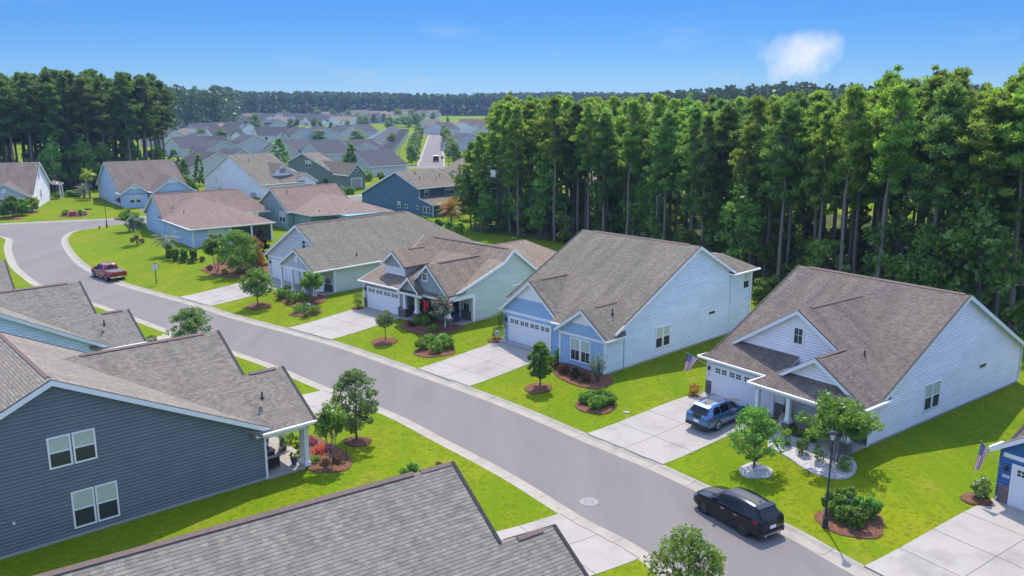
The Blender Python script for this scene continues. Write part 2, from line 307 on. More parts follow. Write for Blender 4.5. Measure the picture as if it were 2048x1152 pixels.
LG=[(22,3),(15,16),(9.5,27.5)]+[at(x,y,.1) for x,y in [(1290,1130),(1140,1043),(1000,955),(870,885),(765,830)]]+[at(x,y,.1) for x,y in [(640,781),(537,737),(462,710),(333,667),(275,645)]]+[(-44,87),(-53,94.5),(-57.9,100),(-63.6,107.4),(-70.1,117.5),(-73.9,124.1),(-75.9,127.9),(-77.6,130),(-80.5,131.8),(-87,133.8),(-100,137.6),(-130,147)]
FG=[(-130,130),(-110,137.2),(-87,145.6),(-78.7,149),(-69.6,152.4),(-64,156.4),(-56,165.0),(-47,175.2),(-38,185),(-30,194.5)]
RGs,LGs,FGs=catmull(RG,5),catmull(LG,5),catmull(FG,4)
RI,LI,FI=curb_in(RGs,1),curb_in(LGs,-1),curb_in(FGs,-1)
roadpoly=LI[:] + FI[0:0]
# outer boundary polygon (grass edge) used for the terrain distance
outer=LGs+[(-130,130)]+FGs[1:]+RGs[::-1]
outer=LGs+FGs+RGs[::-1]
def seg_arr(P):
    A=np.array(P[:-1]);B=np.array(P[1:]); return A,B
SA=[seg_arr(P) for P in (RGs,LGs,FGs)]
A_=np.vstack([a for a,b in SA]);B_=np.vstack([b for a,b in SA])
def dist_edges(X,Y):
    P=np.stack([X,Y],-1)[:,None,:]; D=(B_-A_)[None]; t=np.clip(((P-A_[None])*D).sum(-1)/(D**2).sum(-1),0,1)
    return np.sqrt((((P-A_[None])-t[...,None]*D)**2).sum(-1)).min(1)
OP=np.array(outer)
def inside(X,Y):
    r=np.zeros(len(X),bool); n=len(OP)
    for i in range(n):
        x0,y0=OP[i];x1,y1=OP[(i+1)%n]
        if y0==y1: continue
        c=((y0>Y)!=(y1>Y))&(X<(x1-x0)*(Y-y0)/(y1-y0)+x0); r^=c
    return r
def sdist(X,Y):
    X=np.asarray(X,float);Y=np.asarray(Y,float); o=np.empty(len(X))
    for k in range(0,len(X),4000):
        o[k:k+4000]=dist_edges(X[k:k+4000],Y[k:k+4000])
    o[inside(X,Y)]*=-1; return o
def hz(d):
    t=np.clip(d/9.5,0,1); return .12+.48*t*t*(3-2*t)*1.0
def tz(x,y):
    d=sdist([x],[y])[0]; return float(hz(np.array([d]))[0]) if d>0 else 0.0
def atg(px,py):
    z=.4
    for _ in range(6):
        x,y=at(px,py,z); z=tz(x,y)
    return x,y,z
# ground sheet
def axis(lo,hi,dlo,dhi,st):
    mid=list(np.arange(dlo,dhi+.01,st)); a=[];d=st;x=dlo
    while x>lo: d*=1.35; x-=d; a.append(max(x,lo))
    b=[];d=st;x=dhi
    while x<hi: d*=1.35; x+=d; b.append(min(x,hi))
    return np.array(a[::-1]+mid+b)
gx=axis(-6000,6000,-112,50,1.0); gy=axis(-300,9000,4,202,1.0)
X,Y=np.meshgrid(gx,gy); d=sdist(X.ravel(),Y.ravel()); Z=hz(np.maximum(d,0)); Z=np.where(d<1.6,np.where(d>.2,Z-.08*(1.6-d)/1.4-.02,-.3),Z)
far_=(X.ravel()<-128)|(Y.ravel()>203)|(Y.ravel()<2); Z=np.where(far_,.6,Z)
nx,ny=len(gx),len(gy); V=np.stack([X.ravel(),Y.ravel(),Z],-1)
i=np.arange((ny-1)*nx).reshape(ny-1,nx)[:,:-1].ravel(); F=np.stack([i,i+1,i+nx+1,i+nx],-1)
g=MB(); g.raw(V.tolist(),F.tolist(),M['grass'])
def strip(mb,P,side,offs,mat,close=False):
    """offs list of (lateral offset outward from P, z). side as in curb_in, outward = away from asphalt"""
    rows=[]
    for i,p in enumerate(P):
        a=P[max(0,i-1)];b=P[min(len(P)-1,i+1)]; dx,dy=b[0]-a[0],b[1]-a[1]; l=math.hypot(dx,dy); nx_,ny_=dy/l*side,-dx/l*side
        rows.append([(p[0]+nx_*o,p[1]+ny_*o,z) for o,z in offs])
    for i in range(len(rows)-1):
        for k in range(len(offs)-1):
            q=[rows[i][k],rows[i][k+1],rows[i+1][k+1],rows[i+1][k]]
            n=(Vector(q[1])-Vector(q[0])).cross(Vector(q[2])-Vector(q[0]))
            if n.z<0: q=q[::-1]
            mb.face(q,mat)
vo=[0,.3,.7,1.2,1.9,2.6]
for P,s_ in ((RGs,1),(LGs,-1),(FGs,-1)):
    strip(g,P,s_,[(o,float(hz(np.array([o]))[0])+(.012 if o<2.4 else -.01)) for o in vo],M['grass'])
struct(g.build('ground',uv=False))
# asphalt
def tess(mb,poly,z,mat):
    P=[Vector((p[0],p[1],0)) for p in poly]
    for t in geometry.tessellate_polygon([P]):
        q=[(P[k].x,P[k].y,z) for k in t]
        n=(Vector(q[1])-Vector(q[0])).cross(Vector(q[2])-Vector(q[0]))
        mb.face(q if n.z>0 else q[::-1],mat)
rp=LI+FI+RI[::-1]
r=MB(); tess(r,rp,0.0,M['asphalt']); struct(r.build('road',uv=False))
c=MB()
for P,s_ in ((RGs,1),(LGs,-1),(FGs,-1)):
    strip(c,P,s_,[(-CW-.06,-.06),(-CW,.006),(-.42,.012),(-.3,.035),(-.16,.1),(-.05,.125),(.03,.12),(.03,-.1)],M['curb'])
    # expansion joints every 3 m
    acc=0
    for k in range(1,len(P)):
        a=Vector(P[k-1]);b=Vector(P[k]); sg=(b-a).length
        while acc+sg>=3.0:
            t=(3.0-acc)/sg; a=a.lerp(b,t); sg=(b-a).length; acc=0
            dd=(b-a).normalized() if sg>1e-5 else Vector((1,0)); nn=Vector((dd.y,-dd.x))*s_
            if abs(a.y)<190:
                pr=[(-CW+.02,.012),(-.42,.017),(-.3,.041),(-.16,.106),(-.05,.13)]
                for (o0,z0),(o1,z1) in zip(pr[:-1],pr[1:]):
                    q=[(a.x+nn.x*o0-dd.x*.012,a.y+nn.y*o0-dd.y*.012,z0),(a.x+nn.x*o1-dd.x*.012,a.y+nn.y*o1-dd.y*.012,z1),(a.x+nn.x*o1+dd.x*.012,a.y+nn.y*o1+dd.y*.012,z1),(a.x+nn.x*o0+dd.x*.012,a.y+nn.y*o0+dd.y*.012,z0)]
                    if (Vector(q[1])-Vector(q[0])).cross(Vector(q[2])-Vector(q[0])).z<0: q=q[::-1]
                    c.face(q,M['joint'])
        acc+=sg
struct(c.build('curb',uv=False))
# far straight street, its cross street and kerbs
def street(name,P,wd,z=.64,curb=True):
    m=MB(); strip(m,P,1,[(-wd/2,z),(wd/2,z)],M['asphalt']); struct(m.build(name,uv=False))
    if curb:
        m=MB()
        for sgn in (1,-1): strip(m,P,1,[(sgn*wd/2,z+.01),(sgn*(wd/2+.8),z+.06),(sgn*(wd/2+.85),z-.1)],M['curb'])
        struct(m.build('curb',uv=False))
street('road',[(-24.6,262.5),(-42.4,490)],7.0)
street('road',[(-120,252),(-60,256.5),(-25,258.5),(30,261)],7.4,.635)
street('road',[(-26.5,191.5),(-20,203),(-17,225),(-19,256)],7.0,.63,False)
street('road',[(-250,478),(-42,494),(80,503)],7.5,.635)
# driveways: sheets laid over the rising front lawns
class Fr:
    def __init__(s,ox,oy,oz,yaw):
        y=R(yaw); s.o=Vector((ox,oy,oz)); s.b=Vector((math.sin(y),math.cos(y),0)); s.a=Vector((math.cos(y),-math.sin(y),0)); s.rz=-y; s.yaw=yaw
    def w(s,a,b,z=0): return s.o+s.a*a+s.b*b+Vector((0,0,z))
def ray_to_curb(fr,a,b0,P,sgn=-1):
    """march from the garage along -b to the kerb line"""
    bs=b0+sgn*np.arange(0,25,.1); Q=[fr.w(a,b) for b in bs]; d=sdist([q.x for q in Q],[q.y for q in Q])
    k=int(np.argmax(d<.02)); return float(bs[k])
def drive(fr,a0,a1,b0=0,seams=(.25,.5,.75),name='driveway',sgn=-1,flare=0):
    m=MB(); na,nb=8,16; rows=[]
    for i in range(na+1):
        a=a0+(a1-a0)*i/na; be=ray_to_curb(fr,a,b0,None,sgn)+sgn*.03
        row=[]
        for j in range(nb+1):
            b=b0+(be-b0)*j/nb; q=fr.w(a,b); row.append(q.copy())
        rows.append(row)
    flat=[q for rw in rows for q in rw]; zz=hz(np.maximum(sdist([q.x for q in flat],[q.y for q in flat]),0))
    for q,z in zip(flat,zz): q.z=z+.03
    for i in range(na):
        for j in range(nb):
            q=[rows[i][j],rows[i+1][j],rows[i+1][j+1],rows[i][j+1]]
            if (q[1]-q[0]).cross(q[2]-q[0]).z<0: q=q[::-1]
            m.face(q,M['concrete'])
    def line(pts,wd=.03):
        for p,q in zip(pts[:-1],pts[1:]):
            d_=(q-p); d_.z=0
            if d_.length<1e-5: continue
            d_.normalize(); n=Vector((d_.y,-d_.x,0))*wd/2; u=Vector((0,0,.006))
            f=[p-n+u,p+n+u,q+n+u,q-n+u]
            if (f[1]-f[0]).cross(f[2]-f[0]).z<0: f=f[::-1]
            m.face(f,M['joint'])
    line(rows[na//2])
    for s_ in seams: line([rows[i][int(round(nb*s_))] for i in range(na+1)])
    line([rows[i][nb] for i in range(na+1)],.04)
    u=Vector((0,0,-.15))
    for ed in (rows[0],rows[-1]):
        for p,q in zip(ed[:-1],ed[1:]): m.face([p,q,q+u,p+u],M['concrete'])
    return struct(m.build(name,uv=False))
# ---------------- houses ----------------
FACE={'a+':((1,0),(0,1)),'a-':((-1,0),(0,-1)),'b-':((0,-1),(1,0)),'b+':((0,1),(-1,0))}
class House:
    def __init__(s,name,label,fr,wall,roof,front=None,cat='house',group=None,trim=None):
        s.fr=fr; s.root=empty(name,tuple(fr.o),fr.rz,label,cat,group); s.W=wall; s.Rm=roof; s.F=front or wall; s.T=trim or M['white']
        s.wall=MB(); s.roof=MB(); s.trim=MB(); s.gut=MB(); s.fnd=MB(); s.st=MB(); s.TH=.16
    def plane(s,pts,mat=None): s.roof.prism(pts,(0,0,-s.TH),mat or s.Rm,s.T)
    def G(s,ax,t0,t1,c,zr,e1,e2,oh=.3,z0=0,wall=True,rake=True,gut=(True,True),front=None,ends=(1,1),eoh=.35,te=None,rcut=None):
        """gable roof: ridge along ax from t0 to t1 at cross coordinate c; eaves e=(cross,z)"""
        P=(lambda t,k,z:(t,k,z)) if ax=='a' else (lambda t,k,z:(k,t,z))
        for e in (e1,e2):
            if e is None: continue
            x0,x1=t0,t1
            if te is not None:
                v=te if isinstance(te,(int,float)) else te[0 if e is e1 else 1]
                if not ends[0]: x0=v
                elif not ends[1]: x1=v
            s.roof.prism([P(t0,c,zr),P(t1,c,zr),P(x1,e[0],e[1]),P(x0,e[0],e[1])],(0,0,-s.TH),s.Rm,s.Rm if te is not None else s.T,s.T)
        if wall:
            d=s.TH+.02; w1=e1[0]+eoh*(1 if e1[0]<c else -1); w2=e2[0]+eoh*(1 if e2[0]<c else -1)
            z1=e1[1]+(zr-e1[1])*abs(w1-e1[0])/abs(c-e1[0])-d; z2=e2[1]+(zr-e2[1])*abs(w2-e2[0])/abs(c-e2[0])-d
            a,b=t0+oh*ends[0],t1-oh*ends[1]
            if te is not None:
                v=te if isinstance(te,(int,float)) else (min(te) if not ends[1] else max(te))
                if not ends[0]: a=min(v-.3,b-.12)
                elif not ends[1]: b=max(v+.3,a+.12)
            prof=[(w1,z0),(w1,z1),(c,zr-d),(w2,z2),(w2,z0)]
            s.wall.prism([P(a,k,z) for k,z in prof],tuple(Vector(P(b,0,0))-Vector(P(a,0,0))),front or s.W)
        if rake:
            for t,e_ in ((t0,ends[0]),(t1,ends[1])):
                if not e_: continue
                sg=-1 if t==t0 else 1
                for e in (e1,e2):
                    if rcut is not None and e is e2: e=(rcut,zr+(e2[1]-zr)*(rcut-c)/(e2[0]-c))
                    # rake board, 2.5 mm proud of slab end, 0.24 deep
                    q=[P(t+sg*.0025,c,zr+.01),P(t+sg*.0025,e[0],e[1]+.01),P(t+sg*.0025,e[0],e[1]-.25),P(t+sg*.0025,c,zr-.26)]
                    s.trim.prism(q,tuple(Vector(P(sg*.035,0,0))),s.T)
                    # thin dark drip edge above the board
                    q=[P(t+sg*.04,c,zr+.035),P(t+sg*.04,e[0],e[1]+.035),P(t-sg*.1,e[0],e[1]+.035),P(t-sg*.1,c,zr+.035)]
                    s.trim.prism(q,(0,0,-.022),M['dark'] if s.TH<.3 else s.Rm)
        for e,gq in ((e1,gut[0]),(e2,gut[1])):
            if gq:
                sg=-1 if e[0]<c else 1; 
                x0,x1=t0,t1
                if te is not None:
                    v=te if isinstance(te,(int,float)) else te[0 if e is e1 else 1]
                    if not ends[0]: x0=v
                    elif not ends[1]: x1=v
                s.gutter(P(x0,e[0]+sg*.06,e[1]-.06),P(x1,e[0]+sg*.06,e[1]-.06))
    def gutter(s,p,q):
        p=Vector(p);q=Vector(q); d=(q-p).normalized(); n=Vector((d.y,-d.x,0))*.06; u=Vector((0,0,.065))
        m=MB(); m.hexa([p-n-u,p+n-u,q+n-u,q-n-u,p-n*1.2+u,p+n*1.2+u,q+n*1.2+u,q-n*1.2+u],M['gutter']); m.build('gutter',s.root)
    def spout(s,a,b,z1,z0=.05,da=0,db=-.15):
        m=MB(); m.tube((a,b,z1),(a,b,z0+.25),.045,.045,6,M['gutter']); m.tube((a,b,z0+.27),(a+da,b+db,z0+.08),.045,.045,6,M['gutter']); m.build('downspout',s.root)
    def box(s,a0,a1,b0,b1,z0,z1,mat=None): s.wall.box(a0,a1,b0,b1,z0,z1,mat or s.W)
    def M(s,face,val):
        n,u=FACE[face]
        def f(u_,d,z):
            return (val*abs(n[0])+n[0]*d+abs(u[0])*u_, val*abs(n[1])+n[1]*d+abs(u[1])*u_, z)
        return f
    def ob(s,mb,face,val,u0,u1,z0,z1,d0,d1,mat):
        f=s.M(face,val)
        mb.hexa([f(u0,d0,z0),f(u1,d0,z0),f(u1,d1,z0),f(u0,d1,z0),f(u0,d0,z1),f(u1,d0,z1),f(u1,d1,z1),f(u0,d1,z1)] ,mat)
    def win(s,face,val,u0,u1,z0,z1,grid=(1,1),blind=True,wd=.08,rail=True,label=None):
        m=MB(); t=s.T
        for a,b,c,d in ((u0-wd,u0,z0-wd,z1+wd),(u1,u1+wd,z0-wd,z1+wd)): s.ob(m,face,val,a,b,c,d,-.03,.045,t)
        for c,d in ((z0-wd,z0),(z1,z1+wd)): s.ob(m,face,val,u0,u1,c,d,-.03,.044,t)
        zm=(z0+z1)/2
        if rail: s.ob(m,face,val,u0,u1,zm-.03,zm+.03,.0,.036,t)
        for k in range(1,grid[0]):
            x=u0+(u1-u0)*k/grid[0]; s.ob(m,face,val,x-.012,x+.012,z0,z1,0,.028,t)
        for k in range(1,grid[1]):
            x=z0+(z1-z0)*k/grid[1]; s.ob(m,face,val,u0,u1,x-.012,x+.012,0,.026,t)
        o=m.build('window',s.root); 
        p=MB(); s.ob(p,face,val,u0,u1,z0,zm if (blind and rail) else z1,-.02,.014,M['glass'])
        if blind and rail: s.ob(p,face,val,u0,u1,zm,z1,-.02,.014,M['blind'])
        p.build('pane',o)
        if label: o['label']=label
        return o
    def gdoor(s,face,val,u0,u1,h=2.15,lites=4,mat=None,wd=.14,z0=.02):
        m=MB(); mt=mat or M['offwhite']
        f=MB()
        for a,b in ((u0-wd,u0),(u1,u1+wd)): s.ob(f,face,val,a,b,z0,h+wd,-.02,.06,s.T)
        s.ob(f,face,val,u0,u1,h,h+wd,-.02,.058,s.T)
        f.build('door_frame',s.root)
        n=4; hh=(h-z0)/n
        for k in range(n): s.ob(m,face,val,u0,u1,z0+k*hh+.008,z0+(k+1)*hh-.004,-.02,.03,mt)
        s.ob(m,face,val,u0,u1,z0,h,-.03,.018,mt)
        # raised grooves
        nn=int((u1-u0)/.3)
        for k in range(1,nn):
            x=u0+(u1-u0)*k/nn
            for r_ in range(3): s.ob(m,face,val,x-.008,x+.008,z0+r_*hh+.05,z0+(r_+1)*hh-.05,.03,.036,mt)
        o=m.build('garage_door',s.root)
        if lites:
            zc=z0+3.5*hh
            for k in range(lites):
                for q in (.28,.72):
                    x=u0+(u1-u0)*(k+q)/lites; p=MB()
                    for dx in (-.105,.105):
                        for dz in (-.09,.09): s.ob(p,face,val,x+dx-.085,x+dx+.085,zc+dz-.07,zc+dz+.07,.0,.036,M['glass'])
                    p.build('pane',o)
    def band(s,face,val,u0,u1,z0,z1,d=.035,mat=None): s.ob(s.trim,face,val,u0,u1,z0,z1,-.02,d,mat or s.T)
    def tri(s,face,val,uc,zt,wt,h,mat=None,d=.03):
        """white panel in a gable top: triangle with apex (uc,zt), half width wt, height h"""
        f=s.M(face,val); n=FACE[face][0]
        m=MB(); m.prism([f(uc-wt,d,zt-h),f(uc+wt,d,zt-h),f(uc,d,zt)],(-n[0]*d,-n[1]*d,0),mat or s.T); m.build('gable_panel',s.root)
    def corner(s,a,b,z0,z1,w_=.06):
        m=MB(); m.box(a-w_,a+w_,b-w_,b+w_,z0,z1,s.T); m.build('corner_board',s.root)
    def col(s,a,b,z0,z1,w_=.14,base=0,bw=.27):
        m=MB(); m.box(a-w_,a+w_,b-w_,b+w_,z0+base,z1,s.T); m.box(a-w_-.05,a+w_+.05,b-w_-.05,b+w_+.05,z0+base,z0+base+.2,s.T); m.box(a-w_-.04,a+w_+.04,b-w_-.04,b+w_+.04,z1-.15,z1-.002,s.T)
        o=m.build('column',s.root)
        if base:
            q=MB(); q.box(a-bw,a+bw,b-bw,b+bw,z0-.1,z0+base-.06,M['stone']); q.box(a-bw-.04,a+bw+.04,b-bw-.04,b+bw+.04,z0+base-.06,z0+base-.001,M['found']); q.build('pedestal',o)
    def ridge(s,p,q,w_=.12):
        m=MB(); p=Vector(p);q=Vector(q); d=(q-p).normalized(); n=Vector((d.y,-d.x,0))*w_; u=Vector((0,0,.07)); k=Vector((0,0,-.03))
        m.raw([p-n+k,p+u,p+n+k,q-n+k,q+u,q+n+k],[(0,1,4,3),(1,2,5,4),(0,2,1),(3,4,5),(0,3,5,2)],M['ridge'])
        m.build('ridge_vent',s.root)
    def pipe(s,a,b,z,h=.35):
        m=MB(); m.tube((a,b,z-.15),(a,b,z+h),.05,.05,8,M['pipe']); m.tube((a,b,z-.05),(a,b,z+.08),.14,.06,8,M['pipe']); m.build('vent_pipe',s.root)
    def lamp(s,face,val,u,z):
        m=MB(); f=s.M(face,val); x,y,_=f(u,.14,0)
        m.tube((x,y,z),(x,y,z+.2),.06,.09,6,M['black']); m.tube((x,y,z+.2),(x,y,z+.34),.11,.02,6,M['black']); s.ob(m,face,val,u-.04,u+.04,z+.05,z+.2,0,.14,M['black']); m.build('wall_lamp',s.root)
    def plaque(s,face,val,u,z,c=None):
        m=MB(); s.ob(m,face,val,u-.17,u+.17,z,z+.13,0,.03,c or M['white'])
        for k in range(4): s.ob(m,face,val,u-.12+k*.065,u-.085+k*.065,z+.035,z+.1,.03,.034,M['black'])
        m.build('house_number',s.root)
    def vent(s,face,val,u,z,w_=.45,h=.12,c=None): 
        m=MB(); s.ob(m,face,val,u-w_-.06,u+w_+.06,z-.06,z+h*2+.06,0,.03,s.T); o=m.build('transom_window',s.root)
        m=MB(); s.ob(m,face,val,u-w_,u+w_,z,z+2*h,0,.035,M['glass']); m.build('pane',o)
    def hose(s,face,val,u,z):
        m=MB(); s.ob(m,face,val,u-.05,u+.05,z,z+.12,0,.07,M['white']); m.build('wall_vent',s.root)
    def stone(s,face,val,u0,u1,z0,z1,mat=None,d=.06):
        m=MB(); s.ob(m,face,val,u0,u1,z0,z1,-.05,d,mat or M['stone']); m.build('stone_base' if mat is None else 'brick_base',s.root)
    def fin(s):
        for mb,n in ((s.wall,'wall'),(s.roof,'roof'),(s.trim,'trim'),(s.gut,'gutter'),(s.fnd,'foundation'),(s.st,'stone_base')):
            if mb.f: mb.build(n,s.root)
        return s.root
def slab(h,a0,a1,b0,b1,z=.12,name='porch_floor'):
    m=MB(); m.box(a0,a1,b0,b1,-.5,z,M['concrete']); m.build(name,h.root)
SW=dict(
 lav=siding('siding_white',(.84,.8,.84)), blue=siding('siding_light_blue',(.57,.69,.78)), blue_shaded=siding('siding_blue_shaded',(.3,.46,.66)), sage=siding('siding_sage',(.5,.57,.52)), grayf=siding('siding_grey',(.3,.33,.34)),  # the deeper blue is the light blue with the front's weaker skylight painted in
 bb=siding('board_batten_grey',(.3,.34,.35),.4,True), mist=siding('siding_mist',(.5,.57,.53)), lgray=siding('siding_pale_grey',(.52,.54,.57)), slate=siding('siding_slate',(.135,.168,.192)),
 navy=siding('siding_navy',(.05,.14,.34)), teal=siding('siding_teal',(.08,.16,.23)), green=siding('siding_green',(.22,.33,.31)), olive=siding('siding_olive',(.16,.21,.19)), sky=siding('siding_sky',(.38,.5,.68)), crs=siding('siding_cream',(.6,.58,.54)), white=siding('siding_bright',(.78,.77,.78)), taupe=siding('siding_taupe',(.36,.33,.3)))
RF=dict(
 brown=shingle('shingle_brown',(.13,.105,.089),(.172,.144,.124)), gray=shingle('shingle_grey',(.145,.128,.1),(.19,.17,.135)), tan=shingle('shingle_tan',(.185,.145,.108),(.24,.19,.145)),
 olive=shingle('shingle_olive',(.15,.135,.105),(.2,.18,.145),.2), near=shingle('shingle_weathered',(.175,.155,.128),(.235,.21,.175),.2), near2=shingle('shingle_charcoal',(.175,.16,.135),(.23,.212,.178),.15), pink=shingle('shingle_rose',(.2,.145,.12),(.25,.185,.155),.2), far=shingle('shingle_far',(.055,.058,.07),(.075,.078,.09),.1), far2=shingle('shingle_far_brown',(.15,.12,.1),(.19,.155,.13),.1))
# ---- white house at the right with two front gables ----
F5=Fr(13.75,58.11,.6,52.7)
h=House('white_house','white lap-sided house with brown roof and two front gables, blue SUV before its garage',F5,SW['lav'],RF['brown'])
h.G('a',-.35,12.6,10.5,7.9,(.7,2.78),(20.3,2.75),gut=(False,True))
h.box(0,6.4,0,2,-.1,2.75); h.box(9.8,12.28,0,3,-.1,2.8); h.fnd.box(-.03,12.31,-.03,20,-.3,.12,M['found'])
h.G('b',1.2,9.25,6.1,7.0,(1.0,3.72),(12.68,2.8),z0=2.75,ends=(1,0),gut=(False,False),eoh=.5,te=(2.9,1.6),rcut=9.2)
h.G('b',-1.3,1.205,9.2,5.019,(6.75,3.42),(12.68,2.798),z0=2.8,ends=(1,0),gut=(False,False))
h.plane([(-.45,-.45,2.72),(6.3,-.45,2.72),(6.3,1.55,3.92),(1.55,1.55,3.92)]); h.plane([(-.45,-.45,2.72),(1.55,1.55,3.92),(-.4,1.55,2.76)])
h.plane([(5.3,-2.35,2.72),(12.68,-2.35,2.72),(11.3,-.95,3.6),(6.75,-.95,3.6)]); h.plane([(5.3,-2.35,2.72),(6.75,-.95,3.6),(6.75,1.6,3.6),(5.3,1.6,2.78)]); h.plane([(12.68,-2.35,2.725),(12.68,-.95,2.725),(11.3,-.95,3.6)])
h.gutter((-.5,-.5,2.66),(5.3,-.5,2.66)); h.gutter((5.25,-2.42,2.66),(12.75,-2.42,2.66)); h.gutter((12.75,-2.4,2.66),(12.75,1.6,2.72)); h.gutter((-.5,-.5,2.66),(-.5,1.5,2.66)); h.gutter((5.24,-2.4,2.66),(5.24,-.5,2.66))
h.trim.box(5.5,12.4,-2.15,-1.95,2.35,2.6,M['white']); h.trim.box(12.05,12.3,-1.95,0,2.35,2.6,M['white'])
h.tri('b-',1.5,6.1,6.75,1.45,.95); h.win('b-',1.5,5.8,6.4,4.75,5.85,(2,2),False,.13,False); h.band('b-',1.5,4.6,7.6,5.75,5.86)
h.gdoor('b-',0,.62,5.5,2.13); h.stone('b-',0,-.05,.42,-.1,.95); h.stone('b-',0,5.72,6.45,-.1,.95); h.stone('a-',-0.0,-.05,.3,-.1,.95)
h.box(6.4,9.8,3.2,3.4,0,2.8); h.band('b-',3.2,6.4,9.8,0,2.6,.02,M['dark'])  # dark sheet over the recess wall paints in the porch shade
for a in (5.85,8.15,12.1): h.col(a,-2.05,.1,2.36,.13,.75)
slab(h,6.4,12.3,-2.4,3.2,.1); h.band('b-',0,9.8,12.28,0,.9,.04,M['stone']); h.win('b-',0,10.4,11.7,.95,2.2,(2,1)); h.corner(12.26,.02,-.1,2.75); h.corner(0.02,.02,.95,2.7); h.corner(12.26,19.94,-.1,2.85)
h.win('a+',12.3,6.4,7.2,.85,2.5); h.win('a+',12.3,7.4,8.2,.85,2.5); h.vent('a+',12.3,14,2.3); h.hose('a+',12.3,10.3,1.1)
h.ridge((.7,10.5,7.9),(12.2,10.5,7.9)); h.ridge((6.1,2.6,7.0),(6.1,8.6,7.0)); h.ridge((9.2,-.9,5.0),(9.2,1.9,5.05)); h.pipe(9.9,3.0,4.55); h.lamp('b-',0,.22,1.75); h.plaque('b-',0,.2,1.35); h.spout(12.38,19.9,2.7)
h.fin()
drive(F5,-.3,5.9,-.05)
# ---- light blue house ----
F4=Fr(-.47,71.82,.6,46)
h=House('light_blue_house','light blue lap-sided house with grey roof, garage gable and smaller window gable',F4,SW['blue'],RF['gray'],SW['blue_shaded'])
h.G('a',-.35,12.55,10.1,8.5,(.3,3.6),(15.75,5.55),gut=(False,False)); h.plane([(6.1,.35,3.625),(8.2,.35,3.625),(8.2,-1.0,2.95),(6.1,-1.0,2.95)]); h.gutter((6.2,-1.06,2.88),(7.7,-1.06,2.88)); h.wall.prism([(11.95,.65,2.6),(11.95,.65,3.58),(11.95,-.7,2.92),(11.95,-.7,2.6)],(.297,0,0),SW['blue'])
h.box(0,12.25,15.3,18.85,0,5.42); h.fnd.box(-.03,12.28,-1.0,18.88,-.3,.12,M['found'])
h.plane([(7.5,19.3,5.45),(12.7,19.3,5.45),(10.2,17.2,6.7),(9.2,17.2,6.7)]); h.plane([(12.7,19.3,5.45),(12.7,15.1,5.45),(10.2,17.2,6.7)]); h.plane([(12.7,15.1,5.45),(7.5,13.3,6.7),(9.2,17.2,6.7),(10.2,17.2,6.7)]); h.plane([(7.5,19.3,5.45),(9.2,17.2,6.7),(7.5,13.3,6.7)])
h.gutter((12.76,15.1,5.4),(12.76,19.35,5.4)); h.gutter((7.5,19.36,5.4),(12.7,19.36,5.4)); h.gutter((12.6,-1.95,2.7),(12.6,.5,2.7))
h.G('b',-.45,4.8,3.1,5.65,(-.4,2.8),(6.6,2.8),ends=(1,0),gut=(True,False),front=SW['blue_shaded'],te=(.9,.9))
h.box(0,6.25,-.14,3,-.1,2.8,SW['blue_shaded'])
h.G('b',-1.85,2.9,10.05,4.7,(7.35,2.8),(12.6,2.8),ends=(1,0),gut=(False,False),front=SW['blue'],te=.5); h.plane([(8.0,.32,3.61),(12.55,.32,3.61),(12.55,-.7,3.1),(8.0,-.7,3.1)])
h.trim.prism([(12.5525,.32,3.62),(12.5525,-.7,3.11),(12.5525,-.7,2.9),(12.5525,.32,3.36)],(.035,0,0),M['white']); h.wall.prism([(12.0,-1.558,0),(12.249,-1.558,0),(12.249,-1.558,2.75),(10.05,-1.558,4.38),(7.72,-1.558,2.75),(7.72,-1.558,0)],(0,.006,0),SW['blue_shaded'])
h.box(7.7,12.0,-1.4,2,-.1,2.8,SW['blue_shaded'])
h.box(6.2,7.8,2,3,-.1,3,SW['blue_shaded']); h.fnd.box(7.67,12.27,-1.43,1,-.3,.1,M['found'])
h.band('b-',-.15,0,6.25,2.5,2.72); h.tri('b-',-.15,3.1,5.45,1.9,1.45); h.gdoor('b-',-.16,.58,5.35,2.13)
h.band('b-',-1.56,7.7,12.25,2.45,2.65); h.tri('b-',-1.56,10.05,4.42,1.2,.88)
h.win('b-',-1.56,8.9,9.75,.6,2.25,(2,1),wd=.1); h.win('b-',-1.56,9.95,10.8,.6,2.25,(2,1),wd=.1)
for a,b in ((.02,-.08),(6.22,-.08),(7.72,-1.53),(12.22,-1.53)): h.corner(a,b,-.1,2.55)
h.corner(12.22,18.8,0,5.3)
h.win('a+',12.25,4.75,5.55,.85,2.45); h.win('a+',12.25,5.75,6.55,.85,2.45); h.vent('a+',12.25,12.6,2.3); h.hose('a+',12.25,12.3,3.2); h.hose('a+',12.25,9.3,.9); h.hose('a+',12.25,13.2,.5); h.win('a+',12.25,17.45,18.3,3.8,5.1)
h.ridge((1.0,10.1,8.5),(11.4,10.1,8.5)); h.ridge((3.1,1.0,5.65),(3.1,5.2,5.65)); h.ridge((10.05,-.2,4.7),(10.05,2.9,4.7)); h.pipe(10.9,.9,4.15)
h.lamp('b-',-.15,.2,1.75); h.plaque('b-',-.15,.22,1.4); h.spout(12.33,18.6,5.35); h.spout(12.33,-1.55,2.6); h.spout(6.4,-.2,2.6); h.spout(-.1,-.2,2.5)
h.fin(); drive(F4,-.05,6.0,-.15)
